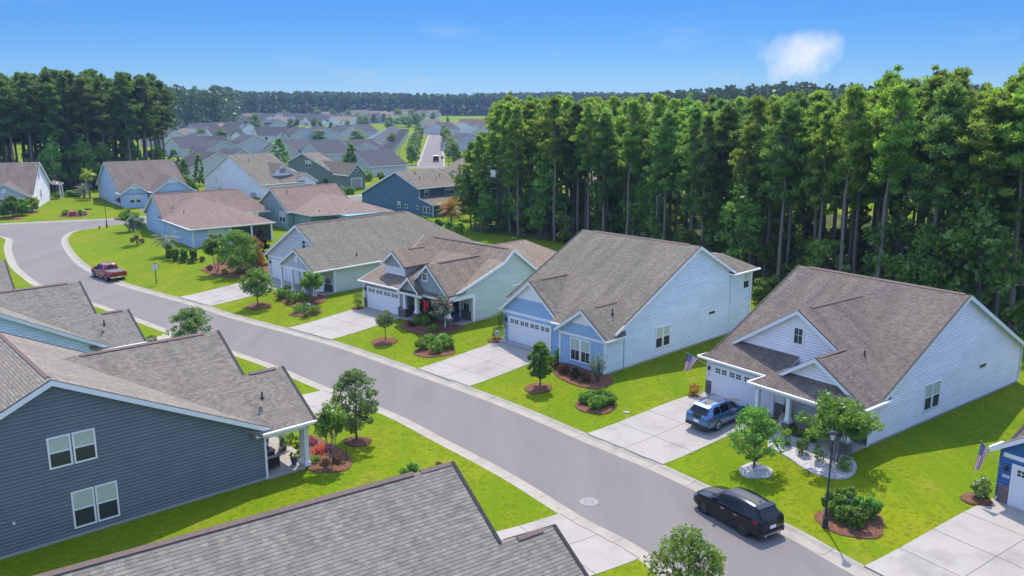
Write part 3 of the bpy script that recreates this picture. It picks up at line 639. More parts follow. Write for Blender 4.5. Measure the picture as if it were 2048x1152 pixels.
# ---- sage house with dormer ----
F3=Fr(-14.66,83.84,.6,43)
h=House('sage_house','sage and grey house with tan roof, three-window dormer and red flag by its porch',F3,SW['sage'],RF['tan'],SW['grayf'])
zr,b1,z1=6.25,6.97,5.23
h.plane([(-.35,8.3,zr),(12.6,8.3,zr),(12.6,b1,z1),(-.35,b1,z1)]); h.plane([(-.35,b1,z1),(12.6,b1,z1),(12.6,-.45,2.78),(-.35,-.45,2.78)]); h.plane([(-.35,8.3,zr),(12.6,8.3,zr),(12.6,12.95,2.9),(-.35,12.95,2.9)])
d=.18
h.wall.prism([(0,y,z) for y,z in ((3.2,-.1),(3.2,z1-(b1-3.2)*.331-d),(b1,z1-d),(8.3,zr-d),(12.6,3.1-d),(12.6,-.1))],(12.3,0,0),SW['sage'])
h.box(0,6.0,0,3.3,-.1,2.7,SW['grayf']); h.wall.prism([(12.02,y,z) for y,z in ((0.35,2.7),(.35,2.86),(3.2,z1-(b1-3.2)*.331-d),(3.2,2.7))],(.28,0,0),SW['sage'])
for sg,A in ((1,12.6),(-1,-.35)):
    for p,q in (((8.3,zr),(b1,z1)),((b1,z1),(-.45,2.78)),((8.3,zr),(12.95,2.9))):
        h.trim.prism([(A+sg*.0025,p[0],p[1]+.01),(A+sg*.0025,q[0],q[1]+.01),(A+sg*.0025,q[0],q[1]-.25),(A+sg*.0025,p[0],p[1]-.26)],(sg*.035,0,0),M['white'])
h.gutter((-.4,-.5,2.7),(6.4,-.5,2.7)); h.gutter((11.0,-.55,2.7),(12.65,-.55,2.7)); h.gutter((-.35,13,2.85),(12.6,13,2.85))
h.G('b',1.15,8.1,2.95,5.8,(1.2,4.45),(4.7,4.45),ends=(1,0),z0=4.3,gut=(False,False),front=SW['grayf'],eoh=.25,te=5.3)
h.box(1.55,4.35,1.6,6,2.9,4.55,SW['grayf']); h.band('b-',1.6,1.5,4.4,3.2,4.5,.03)
for k in range(3): h.win('b-',1.63,1.82+k*.86,2.26+k*.86,3.5,4.3,(2,2),False,.05,False)
h.G('b',-.55,7.95,9.95,5.65,(7.1,3.1),(12.65,3.1),ends=(1,0),z0=3.0,gut=(False,False),front=SW['bb'],eoh=.15,te=1.6)
h.win('b-',-.25,9.15,9.65,4.1,4.65,(2,2),False,.12,False)
h.G('b',-1.15,4.0,8.0,4.3,(6.55,3.0),(9.4,3.0),ends=(1,0),z0=2.95,gut=(False,False),front=SW['bb'],eoh=.2,te=.4)
h.plane([(6.3,-1.1,2.78),(9.8,-1.1,2.78),(9.4,.3,3.1),(6.6,.3,3.1)]); h.plane([(9.6,-.6,2.79),(12.65,-.6,2.79),(12.3,.3,3.12),(9.3,.3,3.12)])
h.trim.box(6.0,12.2,.0,.28,2.35,2.72,M['white']); h.trim.box(6.4,9.6,-.95,-.75,2.5,2.72,M['white']); h.trim.box(12.0,12.28,.28,3.2,2.35,2.72,M['white']); h.trim.box(12.05,12.33,3.0,3.28,0,2.4,M['white'])
h.gdoor('b-',0,.6,5.3,2.1); h.stone('b-',0,-.05,.42,-.1,.95); h.stone('b-',0,5.48,6.05,-.1,.95,d=.3); h.stone('a+',6.0,-.3,3.2,-.1,.95,d=.12)
h.col(6.3,-.05,.1,2.5,.12,.8); h.col(8.5,-.5,.1,2.5,.15,.8); h.col(12.05,.15,.1,2.4,.14,.8); h.stone('b-',3.2,6.1,9.0,0,.95); h.stone('b-',3.2,10.6,12.0,0,.95)
h.win('b-',3.2,7.0,8.2,1.0,2.3,(2,1)); h.win('b-',3.2,10.9,11.6,.95,2.3,(2,2)); h.band('b-',3.2,9.2,10.4,.05,2.35,.05); h.band('b-',3.2,9.35,10.25,.1,2.2,.07,M['dark'])
slab(h,6.1,12.3,-.6,3.2,.1); h.fnd.box(-.03,12.33,3.15,12.63,-.3,.12,M['found'])
# rear wing
h.G('b',8.3,18.0,5.2,5.2,(-.9,2.7),(12.2,2.7),ends=(0,0),rake=False); h.plane([(5.2,18.0,5.2),(-.9,21.5,2.7),(12.2,21.5,2.7)]); h.plane([(5.2,18.0,5.2),(12.2,18,2.7),(12.2,21.5,2.7)]); h.plane([(5.2,18.0,5.2),(-.9,18,2.7),(-.9,21.5,2.7)]); h.box(-.5,11.8,17,21,-.1,2.7)
h.win('a+',12.3,11.1,11.8,.95,2.4)
h.ridge((1.2,8.3,zr),(11.8,8.3,zr)); h.ridge((2.95,3.3,5.8),(2.95,5.4,5.8)); h.ridge((9.95,.9,5.65),(9.95,6.2,5.65)); h.ridge((5.2,10,5.2),(5.2,17.6,5.2),.12)
h.corner(.02,.02,.95,2.6); h.corner(6.0,.02,.95,2.6); h.lamp('b-',0,.22,1.75); h.plaque('b-',0,.2,1.4); h.spout(12.1,-.3,2.5); h.spout(-.1,-.1,2.5)
h.fin(); drive(F3,-.1,6.1,-.05)
# ---- pale grey house ----
F2=Fr(-18.83,89.97,.6,43)
h=House('pale_grey_house','pale grey house with long mottled olive-grey roof and small porch gable on slim white posts',F2,SW['mist'],RF['olive'],SW['lgray'])
h.G('b',-.45,15.6,-6.4,6.75,(-13.1,2.7),(.42,2.75),ends=(1,0),front=SW['mist'],rcut=-3.0)
h.plane([(-6.4,15.6,6.75),(-13.1,15.6,2.7),(-13.1,21.4,2.7)]); h.plane([(-6.4,15.6,6.75),(.42,15.6,2.75),(.42,21.4,2.75)]); h.plane([(-6.4,15.6,6.75),(-13.1,21.4,2.7),(.42,21.4,2.75)]); h.box(-12.7,.05,15,21,-.1,2.7)
h.gutter((.48,15.6,2.69),(.48,21.4,2.69))
h.wall.prism([(-12.7,-.17,-.1),(-12.7,-.17,2.75),(-6.4,-.17,6.5),(-4.1,-.17,5.1),(-4.1,-.17,-.1)],(0,.1,0),SW['lgray'])
h.G('b',-3.0,-.44,-3.0,4.75,(-6.3,2.8),(.42,2.75),ends=(1,0),z0=2.7,front=SW['lgray'],gut=(True,True))
h.box(-.1,.05,-.3,.5,-.1,2.8); h.band('b-',-2.7,-6.1,.2,2.45,2.7); h.band('b-',-.17,-12.7,-6,2.45,2.65)
h.win('b-',-.17,-5.6,-4.95,4.2,5.1,(1,1),False,.12,True); h.band('b-',-2.7,-3.3,-2.75,3.3,4.0,.04)
h.gdoor('b-',-.17,-11.8,-9.4,2.1,0); h.gdoor('b-',-.17,-9.0,-6.6,2.1,0); h.corner(-12.7,-.15,-.1,2.6)
for a in (-5.95,-3.9,-1.9,.1): h.col(a,-2.7,.1,2.46,.11)
slab(h,-6.2,.2,-3.0,-.1,.1); h.box(-5.9,-.05,1.2,1.5,-.1,2.7,SW['lgray']); h.stone('b-',-.14,-2.2,0,-.1,.8); h.box(-2.2,-.05,-.14,1.3,-.1,2.7,SW['lgray']); h.win('b-',-.14,-1.5,-.6,.9,2.3,(2,1)); h.corner(.05,-.12,-.1,2.7)
h.lamp('b-',-.17,-12.2,1.7); h.pipe(-.9,3.6,3.55); h.fnd.box(-12.73,.08,-.1,21,-.3,.12,M['found']); h.ridge((-6.4,0,6.76),(-6.4,15.2,6.76),.12); h.spout(.12,-.05,2.6)
h.fin(); drive(F2,-12.4,-6.2,-.2)
# ---- blue corner house with hip roof and screened porch ----
F1=Fr(-44.18,118.24,.6,52)
h=House('blue_corner_house','blue corner house with rose-brown hipped roof and dark screened porch facing the curved lawn',F1,SW['sky'],RF['pink'])
h.G('b',-.35,13.2,-17.2,6.0,(-22.2,2.75),(-12.2,2.7),ends=(1,0))
h.plane([(-17.2,13.2,6.0),(-22.2,13.2,2.75),(-22.2,13.6,2.75),(-17.2,13.4,5.9)]); h.plane([(-17.2,13.2,6.0),(-12.2,16.5,2.7),(-22.2,16.5,2.7)]); h.plane([(-17.2,13.2,6),(-12.2,13.2,2.7),(-12.2,16.5,2.7)])
zt=5.5
h.plane([(-15,5.75,zt),(-6.4,5.75,zt),(.4,-.4,2.65),(-15,-.4,2.65)]); h.plane([(-6.4,5.75,zt),(.4,11.9,2.65),(.4,-.4,2.65)]); h.plane([(-15,5.75,zt),(-6.4,5.75,zt),(.4,11.9,2.65),(-15,11.9,2.65)])
h.gutter((.45,-.45,2.58),(.45,11.95,2.58)); h.gutter((-12.2,-.46,2.58),(.4,-.46,2.58)); h.box(-14,0,0,5.2,-.1,2.62); h.box(-14,-4,5.2,11.5,-.1,2.62); h.box(-21.8,-12.6,.05,13,-.1,2.6)
h.plane([(-22.2,.6,3.0),(-27.5,.6,2.6),(-27.5,6,2.6),(-22.2,6,5.0),(-20,3.3,5.0)]); h.plane([(-20,3.3,4.9),(-27.5,.6,2.6),(-21,-.3,2.65)]); h.box(-26,-22,1.5,5.5,-.1,2.6)
h.band('a+',0,5.2,11.55,2.35,2.62,.05)
for b in (5.3,8.4,11.4): h.col(-.05,b,.05,2.4,.12)
sc=MB(); sc.box(-.12,-.06,5.4,11.3,.1,2.4,M['screen']); sc.box(-4,-.1,11.35,11.42,.1,2.4,M['screen']); sc.build('porch_screen',h.root)
h.corner(0,0,-.1,2.6); h.win('b-',.0,-14.9,-14.2,1.0,2.5,(1,2)); h.win('b-',.0,-14.0,-13.3,1.0,2.5,(1,2)); h.win('a+',0,2.2,4.1,1.0,2.3,(3,1)); h.vent('b-',.0,-6,2.1,.4,.06)
h.ridge((-17.2,0,6.0),(-17.2,12.6,6.0)); h.ridge((-12.6,5.75,zt),(-6.6,5.75,zt)); h.pipe(-9.5,2.0,3.75); h.pipe(-13.6,1.6,4.1); slab(h,-4,.1,5,11.6,.05); h.fin()
# ---- houses of the near row (their fronts face the street, away from the camera) ----
def near_house(name,label,fr,wall,roof,c1=-6.3,z1=7.0,c2=-3.1,z2=5.08,b1=.45,b2=2.85,detail=True,zb=7.95,mb=-10.05,al=-10.6):
    h=House(name,label,fr,wall,roof); e=(.62,2.86)
    h.TH=.18
    h.G('a',al,.45,mb,zb,(-20.6,2.75),(.35,2.92),gut=(True,False))
    h.G('b',mb+1.9,b1,c1,z1,(al+.1,3.9),e,ends=(0,1),z0=2.6,gut=(False,False),te=-.45,rcut=c2)
    h.G('b',b1-.02,b2,c2,z2-.005,(c2-3.3,3.0),e,ends=(0,1),z0=2.75,gut=(False,False),eoh=.4)
    h.gutter((.68,-.35,2.78),(.68,b2,2.78)); h.box(.25,.5,-.6,-.1,2.6,2.85,h.T)
    h.ridge((al+.6,mb,zb),(-.1,mb,zb),.13); h.ridge((c1,mb+2.9,z1),(c1,b1-.9,z1),.13); h.ridge((c2,b1+.3,z2),(c2,b2-.5,z2),.13)
    h.fnd.box(al+.4,.03+.15,-20.3,.03,-.3,.14,M['found']); h.corner(.14,-.02,-.1,2.8)
    h.trim.box(-6,.35,b2-.5,b2-.28,2.4,2.72,h.T); h.trim.box(.1,.34,.0,b2-.5,2.4,2.72,h.T)
    h.pipe(-1.0,.5,4.25) if detail else None
    return h
FA=Fr(-13.48,44.05,.6,49)
h=near_house('slate_house','dark slate-blue house with two pairs of white-framed windows, nearest house on the left',FA,SW['slate'],RF['near'])
for u in (-10.42,-9.35): h.win('a+',.15,u,u+.85,3.72,5.1,(1,1))
for u in (-9.68,-8.62): h.win('a+',.15,u,u+.85,.5,2.2,(1,1))
slab(h,-6.2,.3,0,2.95,.1)
for a,b in ((.05,2.42),(-.3,2.42),(-2.9,2.42),(-5.9,2.42)): h.col(a,b,.1,2.42,.13)
h.win('b+',.02,-3.4,-2.4,.9,2.3,(2,1)); h.hose('a+',.15,-12.2,1.5); h.fin()
drive(FA,-12.2,-6.6,0.0,sgn=1)
FB=Fr(-29.4,59.8,.6,47)
h=near_house('pale_blue_house','pale blue house behind the dark slate house, only roofs and a strip of wall showing',FB,SW['blue'],RF['near2'],c1=-5.6,z1=6.75,c2=-2.5,z2=4.75,b1=.5,b2=2.8,zb=8.5,al=-12.8)
for a in (.05,-5.2): h.col(a,2.4,.1,2.42,.13)
slab(h,-6.2,.3,0,2.95,.1); h.fin(); drive(FB,-12.2,-6.6,0.0,sgn=1)
FC=Fr(1.06,24.94,.6,55)
h=House('shingle_roof_house','house in the bottom foreground, only its big charcoal shingle roof with brown ridges visible',FC,SW['taupe'],RF['near2']); h.TH=.18
h.G('b',-22,.42,-6.3,7.0,(-12.9,2.9),(.62,2.86),ends=(1,1),gut=(True,True),rcut=-3.1); h.G('b',.4,2.8,-3.1,5.075,(-6.4,3.0),(.62,2.86),ends=(0,1),z0=2.75,gut=(False,True),eoh=.4)
h.ridge((-6.3,-21,7.0),(-6.3,-1.3,7.0),.13); h.ridge((-6.3,-1.0,6.98),(-6.3,.3,6.98),.13); h.ridge((-3.1,1.1,5.08),(-3.1,2.2,5.08),.13); h.fnd.box(-12.5,.2,-21.6,.05,-.3,.12,M['found'])
for a in (.05,-5.2): h.col(a,2.4,.1,2.42,.13)
h.fin(); drive(FC,-12.2,-6.6,0.0,sgn=1)
FD=Fr(-49.2,77.7,.6,52)
h=near_house('grey_roof_house','dark roof corner of a house at the left edge beside the curb',FD,SW['sage'],RF['near2'],detail=False); h.fin(); drive(FD,-12.2,-6.6,0.0,sgn=1)
# ---- navy house at the right edge ----
F6=Fr(25.33,41.39,.6,57)
h=House('navy_house','navy-blue house at the right edge with red brick base and white garage door',F6,SW['navy'],RF['brown'])
h.G('b',-.5,5,3.1,5.3,(-.55,2.85),(6.8,2.85),ends=(1,0),te=.8); h.G('a',-.35,12.6,10.5,7.9,(.7,2.78),(20.3,2.75)); h.band('b-',-.2,0,6.3,2.5,2.72); h.tri('b-',-.2,3.1,5.1,1.3,1.0)
h.box(0,6.2,-.19,3,-.1,2.8); h.gdoor('b-',-.2,.62,5.5,2.13); h.stone('b-',-.2,-.05,.45,-.1,.95,M['brick']); h.stone('a-',0,-.15,.35,-.1,.95,M['brick']); h.band('b-',-.16,-.06,.46,.95,1.02,.04)
h.corner(.03,-.08,1.0,2.6); h.lamp('b-',-.2,.25,1.8); h.plaque('b-',-.2,.24,1.4,M['gutter']); h.spout(-.1,-.12,2.5); h.fin(); drive(F6,-.3,5.9,-.15)
# ---- second row ----
F13=Fr(-87.91,157.54,.6,-19.3)
h=House('white_gable_house','tall white house at the far left edge with brown roof and grey porch gable',F13,SW['white'],RF['brown'],SW['lgray'])
h.G('a',-16,.4,10.5,8.3,(.3,3.0),(20.9,3.4)); h.G('b',-1.2,7,-3.9,5.3,(-8,2.8),(.35,2.75),ends=(1,0),z0=2.6,front=SW['lgray'],te=.4); h.G('b',-.9,9,-8.5,6.6,(-14,3.0),(-4,3.6),ends=(1,0),z0=2.6,front=SW['olive'])
h.plane([(.2,20.9,3.2),(2.2,20.5,3.0),(2.2,24.5,3.0),(.2,25,3.6)]); h.col(1.9,21,0,2.9,.1); h.col(1.9,24,0,2.9,.1)
h.win('a+',.15,9.3,10.1,5.3,6.6); h.win('a+',.15,9.5,10.3,1.6,3.1); h.win('a+',.15,18.5,19.1,2.6,3.4); h.win('a+',.15,4.5,5.4,.8,2.3); h.band('b-',-.9,-7.6,0,2.45,2.65)
for a in (-7.3,-3.9,-.1): h.col(a,-1.1,0,2.5,.12)
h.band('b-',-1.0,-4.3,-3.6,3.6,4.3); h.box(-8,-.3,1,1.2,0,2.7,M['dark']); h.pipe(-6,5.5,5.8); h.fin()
F12=Fr(-73.49,162.98,.6,54)
h=House('sky_blue_house','sky-blue house across the side street with two small front gables, beside the palms',F12,SW['sky'],RF['brown'])
h.G('b',-.35,13.0,-13.3,7.9,(-26.8,2.5),(-1.8,2.55),ends=(1,1)) if False else h.G('b',-.35,13.0,-12.6,7.9,(-22.5,2.7),(-2.0,2.6))
h.G('a',-8,1.2,1.95,4.6,(-.7,2.75),(4.6,2.75),ends=(0,1),z0=2.4,te=-2.3); h.G('a',-8,1.2,9.1,5.5,(5.1,2.65),(13.2,2.6),ends=(0,1),z0=2.4,te=-2.3); h.box(-2.4,.9,0,4.2,-.1,2.7); h.box(-2.4,.9,5.5,12.8,-.1,2.7)
h.tri('a+',.9,1.95,4.3,1.1,.8); h.tri('a+',.9,9.1,5.2,1.3,.9); h.win('a+',.9,1.0,1.8,.9,2.2,(2,2)); h.win('a+',.9,2.1,2.9,.9,2.2,(2,2)); h.gdoor('a+',.9,6.6,11.5,2.1)
h.win('b-',-.05,-6.8,-6.0,.9,2.4); h.vent('b-',-.05,-13,2.6,.4,.07); h.fin()
F9=Fr(-54.15,181.44,.6,43)
h=House('white_dormer_house','large white house with tall blank gable wall and dormer with black shutters',F9,SW['lav'],RF['gray'])
h.G('b',-.35,10.4,-9.4,8.35,(-25.4,2.3),(3.2,2.75)) if False else h.G('b',-.35,10.4,-9.4,8.35,(-21.2,2.6),(3.4,2.7))
h.box(-21,-20.8,0,10,0,2.6)
h.G('a',-6,.6,6.9,6.6,(3.3,3.5),(10.2,3.5),ends=(0,1),z0=2.0,te=-.2); h.G('a',-5,3.2,10.9,4.6,(8.0,2.7),(13.8,2.7),ends=(0,1),z0=0,te=2.0); h.box(-12,-1,10,15,0,2.6); h.plane([(-9.4,10.4,7.0),(-14,16,2.7),(-3,16,2.7)]) 
h.win('a+',.3,6.6,7.2,4.6,5.5,(2,1),False); h.band('a+',.3,6.2,6.42,4.55,5.55,.05,M['black']); h.band('a+',.3,7.38,7.6,4.55,5.55,.05,M['black'])
h.gdoor('a+',2.9,9.2,12.6,2.1); h.vent('b-',-.05,-15.5,2.3,.5,.08); h.pipe(-6.5,3,7.2); h.hose('b-',-.05,-2.2,1.2); h.fin()
F10=Fr(-36.76,197.39,.6,43)
h=House('olive_house','olive-green house with sand-coloured roof, pair of upper windows and a front garage gable',F10,SW['olive'],RF['gray'])
h.G('b',-.35,4.6,-18.5,7.4,(-25.5,4.9),(-5,3.1)); h.G('a',-19,.35,1.7,5.75,(-.5,3.1),(3.6,3.1),ends=(0,1),front=SW['olive']) if False else h.G('a',-13,.35,1.75,5.75,(-.9,3.1),(4.4,3.1),ends=(0,1),te=-5.4)
h.win('b-',-.05,-17.6,-16.6,4.1,5.6); h.win('b-',-.05,-16.3,-15.3,4.1,5.6); h.gdoor('a+',.05,.2,3.0,2.3,0,SW['taupe']); h.win('a+',.05,1.5,2.0,3.9,4.6,rail=False); h.tri('a+',.02,1.75,5.5,.7,.6); h.fin()
F7=Fr(-35.13,135.44,.6,47)
h=House('green_hip_house','sea-green house with rose-brown roof whose long hip runs behind the pale grey house',F7,SW['green'],RF['pink'])
h.G('b',-.35,12.0,-5.2,6.15,(-10.6,2.9),(0,2.75),ends=(1,1)) 
h.plane([(-8,8,5.1),(-.4,8,5.0),(5.5,.6,2.7),(-5,0.6,2.7)]); h.plane([(-.4,8,5.0),(9.3,13.6,2.65),(5.5,.6,2.7)]); h.plane([(-8,8,5.1),(-.4,8,5.0),(9.3,13.6,2.65),(-8,13.6,2.7)]); h.box(-5,4.9,1,13,-.1,2.6); h.box(4,8.8,5,13,-.1,2.55)
h.plane([(-10.6,.6,2.95),(-13.8,.4,2.6),(-13.8,6,2.6),(-10,6,4.6)]); h.col(-13.3,.9,0,2.55,.1); h.box(-11.2,-10.2,.3,5,0,2.7,M['white']); h.win('b-',-.05,-2.0,-1.2,1.0,2.6,(1,2)); h.win('b-',-.05,-2.95,-2.15,1.0,2.6,(1,2)); h.ridge((-5.2,0,6.15),(-5.2,11.5,6.15),.12); h.ridge((-6,8,5.0),(-.8,8,5.0),.12); h.pipe(-4,2,5.6); h.fin()
F8=Fr(-13.81,150.08,.6,47)
h=House('teal_house','dark teal two-storey house with broad gable wall and grey roof beside the tall palm',F8,SW['teal'],RF['gray'])
h.G('b',-.35,9.5,-10.6,7.3,(-25.4,1.6),(-3.55,4.7)) if False else h.G('b',-.35,10,-10.6,7.3,(-22.4,2.4),(-3.5,4.7),gut=(True,True))
h.wall.prism([(-4,0,-.1),(-4,0,3.1),(.1,0,1.95),(.1,0,-.1)],(0,10,0),SW['teal']); h.plane([(-3.8,-.3,3.2),(.45,-.3,2.1),(.45,10,2.1),(-3.8,10,3.2)])
h.G('a',-10,1.0,13.5,6.2,(10.0,4.7),(17.5,4.5),ends=(0,0),rake=False); h.plane([(1,10,4.7),(3,9.6,4.4),(3,17.5,4.4),(1,17.5,4.5),(1,13.5,6.1)]); h.box(-10,.8,10.2,17,0,4.5); h.plane([(-.5,9,3.0),(5.5,9,2.1),(5.5,19,2.1),(-.5,19,3.0)]); h.box(.5,5.0,9.5,18.5,-.1,2.1)
h.win('b-',-.05,-10.3,-9.6,.8,1.8); h.win('b-',-.05,-8,-7.4,.9,1.5,rail=False); h.win('b-',-.05,-4.6,-4.0,1.0,1.6,rail=False); h.win('b-',-.05,-2.6,-1.9,.6,1.6,rail=False); h.win('b-',-.05,-1.6,-.9,.6,1.6,rail=False)
h.win('a+',-3.85,1.2,2.1,3.3,4.4,(1,1)); h.win('a+',-3.85,6.0,6.9,3.3,4.4); h.win('a+',-3.85,7.0,7.9,3.3,4.4); h.hose('b-',0,-12.5,2.9)
for a,b,z in ((-9,3,6.85),(-7,2.5,6.0),(-6.5,6,5.75),(-7.5,7.5,6.2)): h.pipe(a,b,z,.45)
h.corner(-3.85,.05,2.5,4.5); h.corner(.1,.0,-.1,1.9); h.fin()
# ---- town houses further out: individually built small copies of three models ----
def town(name,wall,roof,W=12,D=17,zr=6.6,gabs=1,label='',detail=1):
    h=House(name,label,Fr(0,0,.6,0),wall,roof); h.TH=.2
    if detail==2:   # ridge across the lot (gable end walls on the sides) with a front gable
        h.G('a',-W/2,W/2,0,zr,(-D/2,2.7),(D/2,2.7),rake=False,gut=(False,False)); h.G('b',-D/2-1.2,-2,W*.2,zr*.72,(W*.2-3.4,2.7),(W*.2+3.4,2.7),ends=(1,0),gut=(False,False),z0=0,rake=False,te=-D/2+.05)
    else:
        h.G('b',-D/2,D/2,0,zr,(-W/2,2.7),(W/2,2.7),rake=False,gut=(False,False)); h.G('a',-3,W/2+1.0,D*.18,zr*.75,(D*.18-3.2,2.7),(D*.18+3.2,2.7),ends=(0,1),gut=(False,False),rake=False,te=W/2-.05)
    for u in (-4,1.2): h.win('b-',-D/2+.3 if detail!=2 else -D/2+.35,u,u+1.6,.8,2.2,(1,1),False,.1,False)
    h.win('b-',-D/2+.28 if detail!=2 else -D/2+.35,-1.0,.2,.1,2.2,(1,1),False,.1,False)
    for u in (-5,2.5): h.win('a+',W/2-.33,u,u+1.2,.9,2.2,(1,1),False,.1,False)
    h.win('a-',-(W/2-.33),-4,-2.8,.9,2.2,(1,1),False,.1,False)
    return h.fin()
protos=[town('town_house',SW['white'],RF['far'],detail=1),town('town_house',SW['lgray'],RF['far'],detail=2),town('town_house',SW['crs'],RF['far'],detail=2,W=13),town('town_house',SW['white'],RF['far2'],detail=2,W=14,zr=6.2),town('town_house',SW['crs'],RF['far2'],detail=1,zr=7.4)]
for p in protos: p['category']='house'
used=set()
def place(k,x,y,yaw,label,group,sc=1.0):
    p=protos[k]
    o=p if k not in used else copy_tree(p)
    used.add(k); o.location=(x,y,.6); o.rotation_euler=(0,0,-R(yaw)); o.scale=(sc,sc,sc); tag(o,label,'house',group); return o
ORD=['first','second','third','fourth','fifth','sixth','seventh','eighth','ninth','tenth','eleventh','twelfth','thirteenth','fourteenth','fifteenth','sixteenth','seventeenth','eighteenth','nineteenth','twentieth']
# both sides of the far straight street
for i in range(13):
    t=i/12; x=-24.6-17.8*t; y=277+208*t
    if i<11: place(1,x-24,y+14,-90-4.9+5,'narrow dark-roofed house on the left of the far straight street, %s from the near end'%ORD[i],'houses along the left of the far straight street',.86)
    if i<10: place(1 if i%2 else 2,x+23,y+8,90+175+5,'narrow dark-roofed house on the right of the far straight street, %s from the near end'%ORD[i],'houses along the right of the far straight street',.86)
# individually seen houses: pixel of base centre, model, yaw, label
pts=[(745,348,1,138,'small grey-roofed house with open white porch gable left of the far crossroads'),
(715,318,1,140,'dark-roofed house with white gable wall just behind the conical green tree'),(650,322,1,140,'dark-roofed house with flared white gable between two conical trees'),
(470,345,1,48,'dark-roofed house with pale gable at its right, right behind the big white dormer house'),(420,352,2,48,'dark-roofed house with slanting white parapet wall left of the white dormer house'),
(440,320,1,52,'dark-roofed house with small roof window in the left part of the town'),(500,305,1,50,'dark-roofed house with broad pale-green gable beside the left pines'),(590,318,2,120,'dark-roofed house with cream gable left of the lawn with the pond'),
(545,282,0,60,'turquoise two-storey-looking house left of the small pond lawn'),(600,282,1,45,'long dark-roofed house at the left end of the pond lawn'),(640,280,1,45,'long dark-roofed house in the middle of the pond lawn edge'),(690,276,2,38,'cream gabled house at the right end of the pond lawn'),(722,274,1,135,'white gabled house with dark roof right of the pond lawn'),
(862,262,4,30,'grey house with wide gable at the end of the far straight street'),(885,268,2,130,'low cream house just right of the far street end'),(918,266,3,60,'brown-roofed house right of the far street end'),(946,262,4,100,'tall brown-roofed house before the far wood, left of the big pines'),(975,258,3,45,'brown-roofed house at the edge of the big pine wood'),(1005,262,3,40,'brown-roofed house half hidden by the big pine wood'),(930,300,1,60,'white-walled blue-grey roofed house at the near right corner of the far street'),
(395,300,1,50,'dark-roofed house half hidden by the last pine of the left wood')]
for px,py,k,yw,lab in pts:
    x,y=at(px,py,.6); place(k,x,y,yw,lab,None)
rows=[(372,640,241,16,0,50,'back'),(368,720,249,14,1,48,'second'),(365,560,258,10,1,48,'third'),(372,500,269,6,0,46,'fourth'),(372,460,282,4,1,46,'fifth'),(600,870,234,16,3,40,'brown-roofed far'),(640,830,246,10,2,40,'middle'),(660,900,226,14,3,60,'farthest pale'),(360,420,310,2,1,50,'sixth')]
for (x0,x1,py,n,k,yw,rl) in rows:
    for i in range(n):
        px=x0+(x1-x0)*(i+.5)/n; x,y=at(px+random.uniform(-4,4),py+random.uniform(-2.2,2.2),.6)
        place(k if random.random()<.5 else random.choice((0,1,2,3)) if k!=3 else 4,x,y,yw+random.choice((0,0,90,90))+random.uniform(-8,8),'hazy town house, %s from the left in the %s row of the distant town'%(ORD[i],rl),'rows of houses in the distant town')
# houses glimpsed through the trunks and at the right
for px,py,k,yw,lab in [(1985,330,4,70,'grey house glimpsed between the pines at the right edge'),(1900,395,3,60,'roof glimpsed low between the pines at the right'),(1250,400,3,60,'brown roof glimpsed through the middle of the pine wood'),(960,372,3,50,'grey-roofed house partly covered by the first pines of the right wood'),(60,262,1,20,'pale house glimpsed through the left wood near the picture edge'),(150,262,1,20,'white house glimpsed through the middle of the left wood'),(250,270,1,15,'pale house glimpsed through the right part of the left wood'),(330,290,2,20,'cream house glimpsed behind the last trunks of the left wood')]:
    x,y=at(px,py,.6); place(k,x,y,yw,lab,None)
# ---------------- vegetation ----------------
rng=np.random.default_rng(11)
def np_mesh(name,V,F,mat,parent=None):
    me=bpy.data.meshes.new(name); n=len(F); k=F.shape[1]
    me.vertices.add(len(V)); me.vertices.foreach_set('co',V.astype(np.float32).ravel())
    me.loops.add(n*k); me.loops.foreach_set('vertex_index',F.astype(np.int32).ravel())
    me.polygons.add(n); me.polygons.foreach_set('loop_start',np.arange(0,n*k,k,dtype=np.int32)); me.polygons.foreach_set('loop_total',np.full(n,k,dtype=np.int32))
    me.update(); me.materials.append(mat)
    o=bpy.data.objects.new(name,me); COL.objects.link(o)
    if parent: o.parent=parent
    return o
def cards(C,size,el=1.6,up=0.0,out=None,jit=.35):
    """leaf cards: C centres (n,3); returns V,F quads (rhombus leaves)"""
    n=len(C); a=rng.normal(size=(n,3)); a[:,2]+=up
    if out is not None: a+=out
    a/=np.linalg.norm(a,axis=1)[:,None]; b=rng.normal(size=(n,3)); b-=(b*a).sum(1)[:,None]*a; b/=np.linalg.norm(b,axis=1)[:,None]
    s=size*(1+jit*rng.normal(size=n)).clip(.4,1.8)[:,None]
    V=np.stack([C-a*s*el*.5,C+b*s*.5,C+a*s*el*.5,C-b*s*.5],1).reshape(-1,3); F=np.arange(4*n).reshape(n,4); return V,F
def ball(n,c,r,shell=.5):
    d=rng.normal(size=(n,3)); d/=np.linalg.norm(d,axis=1)[:,None]; rad=(shell+(1-shell)*rng.random(n))**.6
    return np.array(c)+d*rad[:,None]*np.array(r), d
def crown(clumps,per,size,el=1.6,up=0,outw=1.0,shell=.4):
    P=[];O=[]
    for c,r in clumps:
        p,d=ball(per,c,r,shell); P.append(p); O.append(d*outw)
    return cards(np.vstack(P),size,el,up,np.vstack(O))
def limb(mb,p,q,r0,r1,mat,n=5,k=3,wob=.06):
    p=Vector(p);q=Vector(q); prev=p; L_=(q-p).length
    for i in range(1,k+1):
        t=i/k; c=p.lerp(q,t)
        if i<k: c+=Vector(rng.normal(size=3))*wob*L_
        mb.tube(prev,c,r0+(r1-r0)*(i-1)/k,r0+(r1-r0)*t,n,mat,cap=(i==k)); prev=c
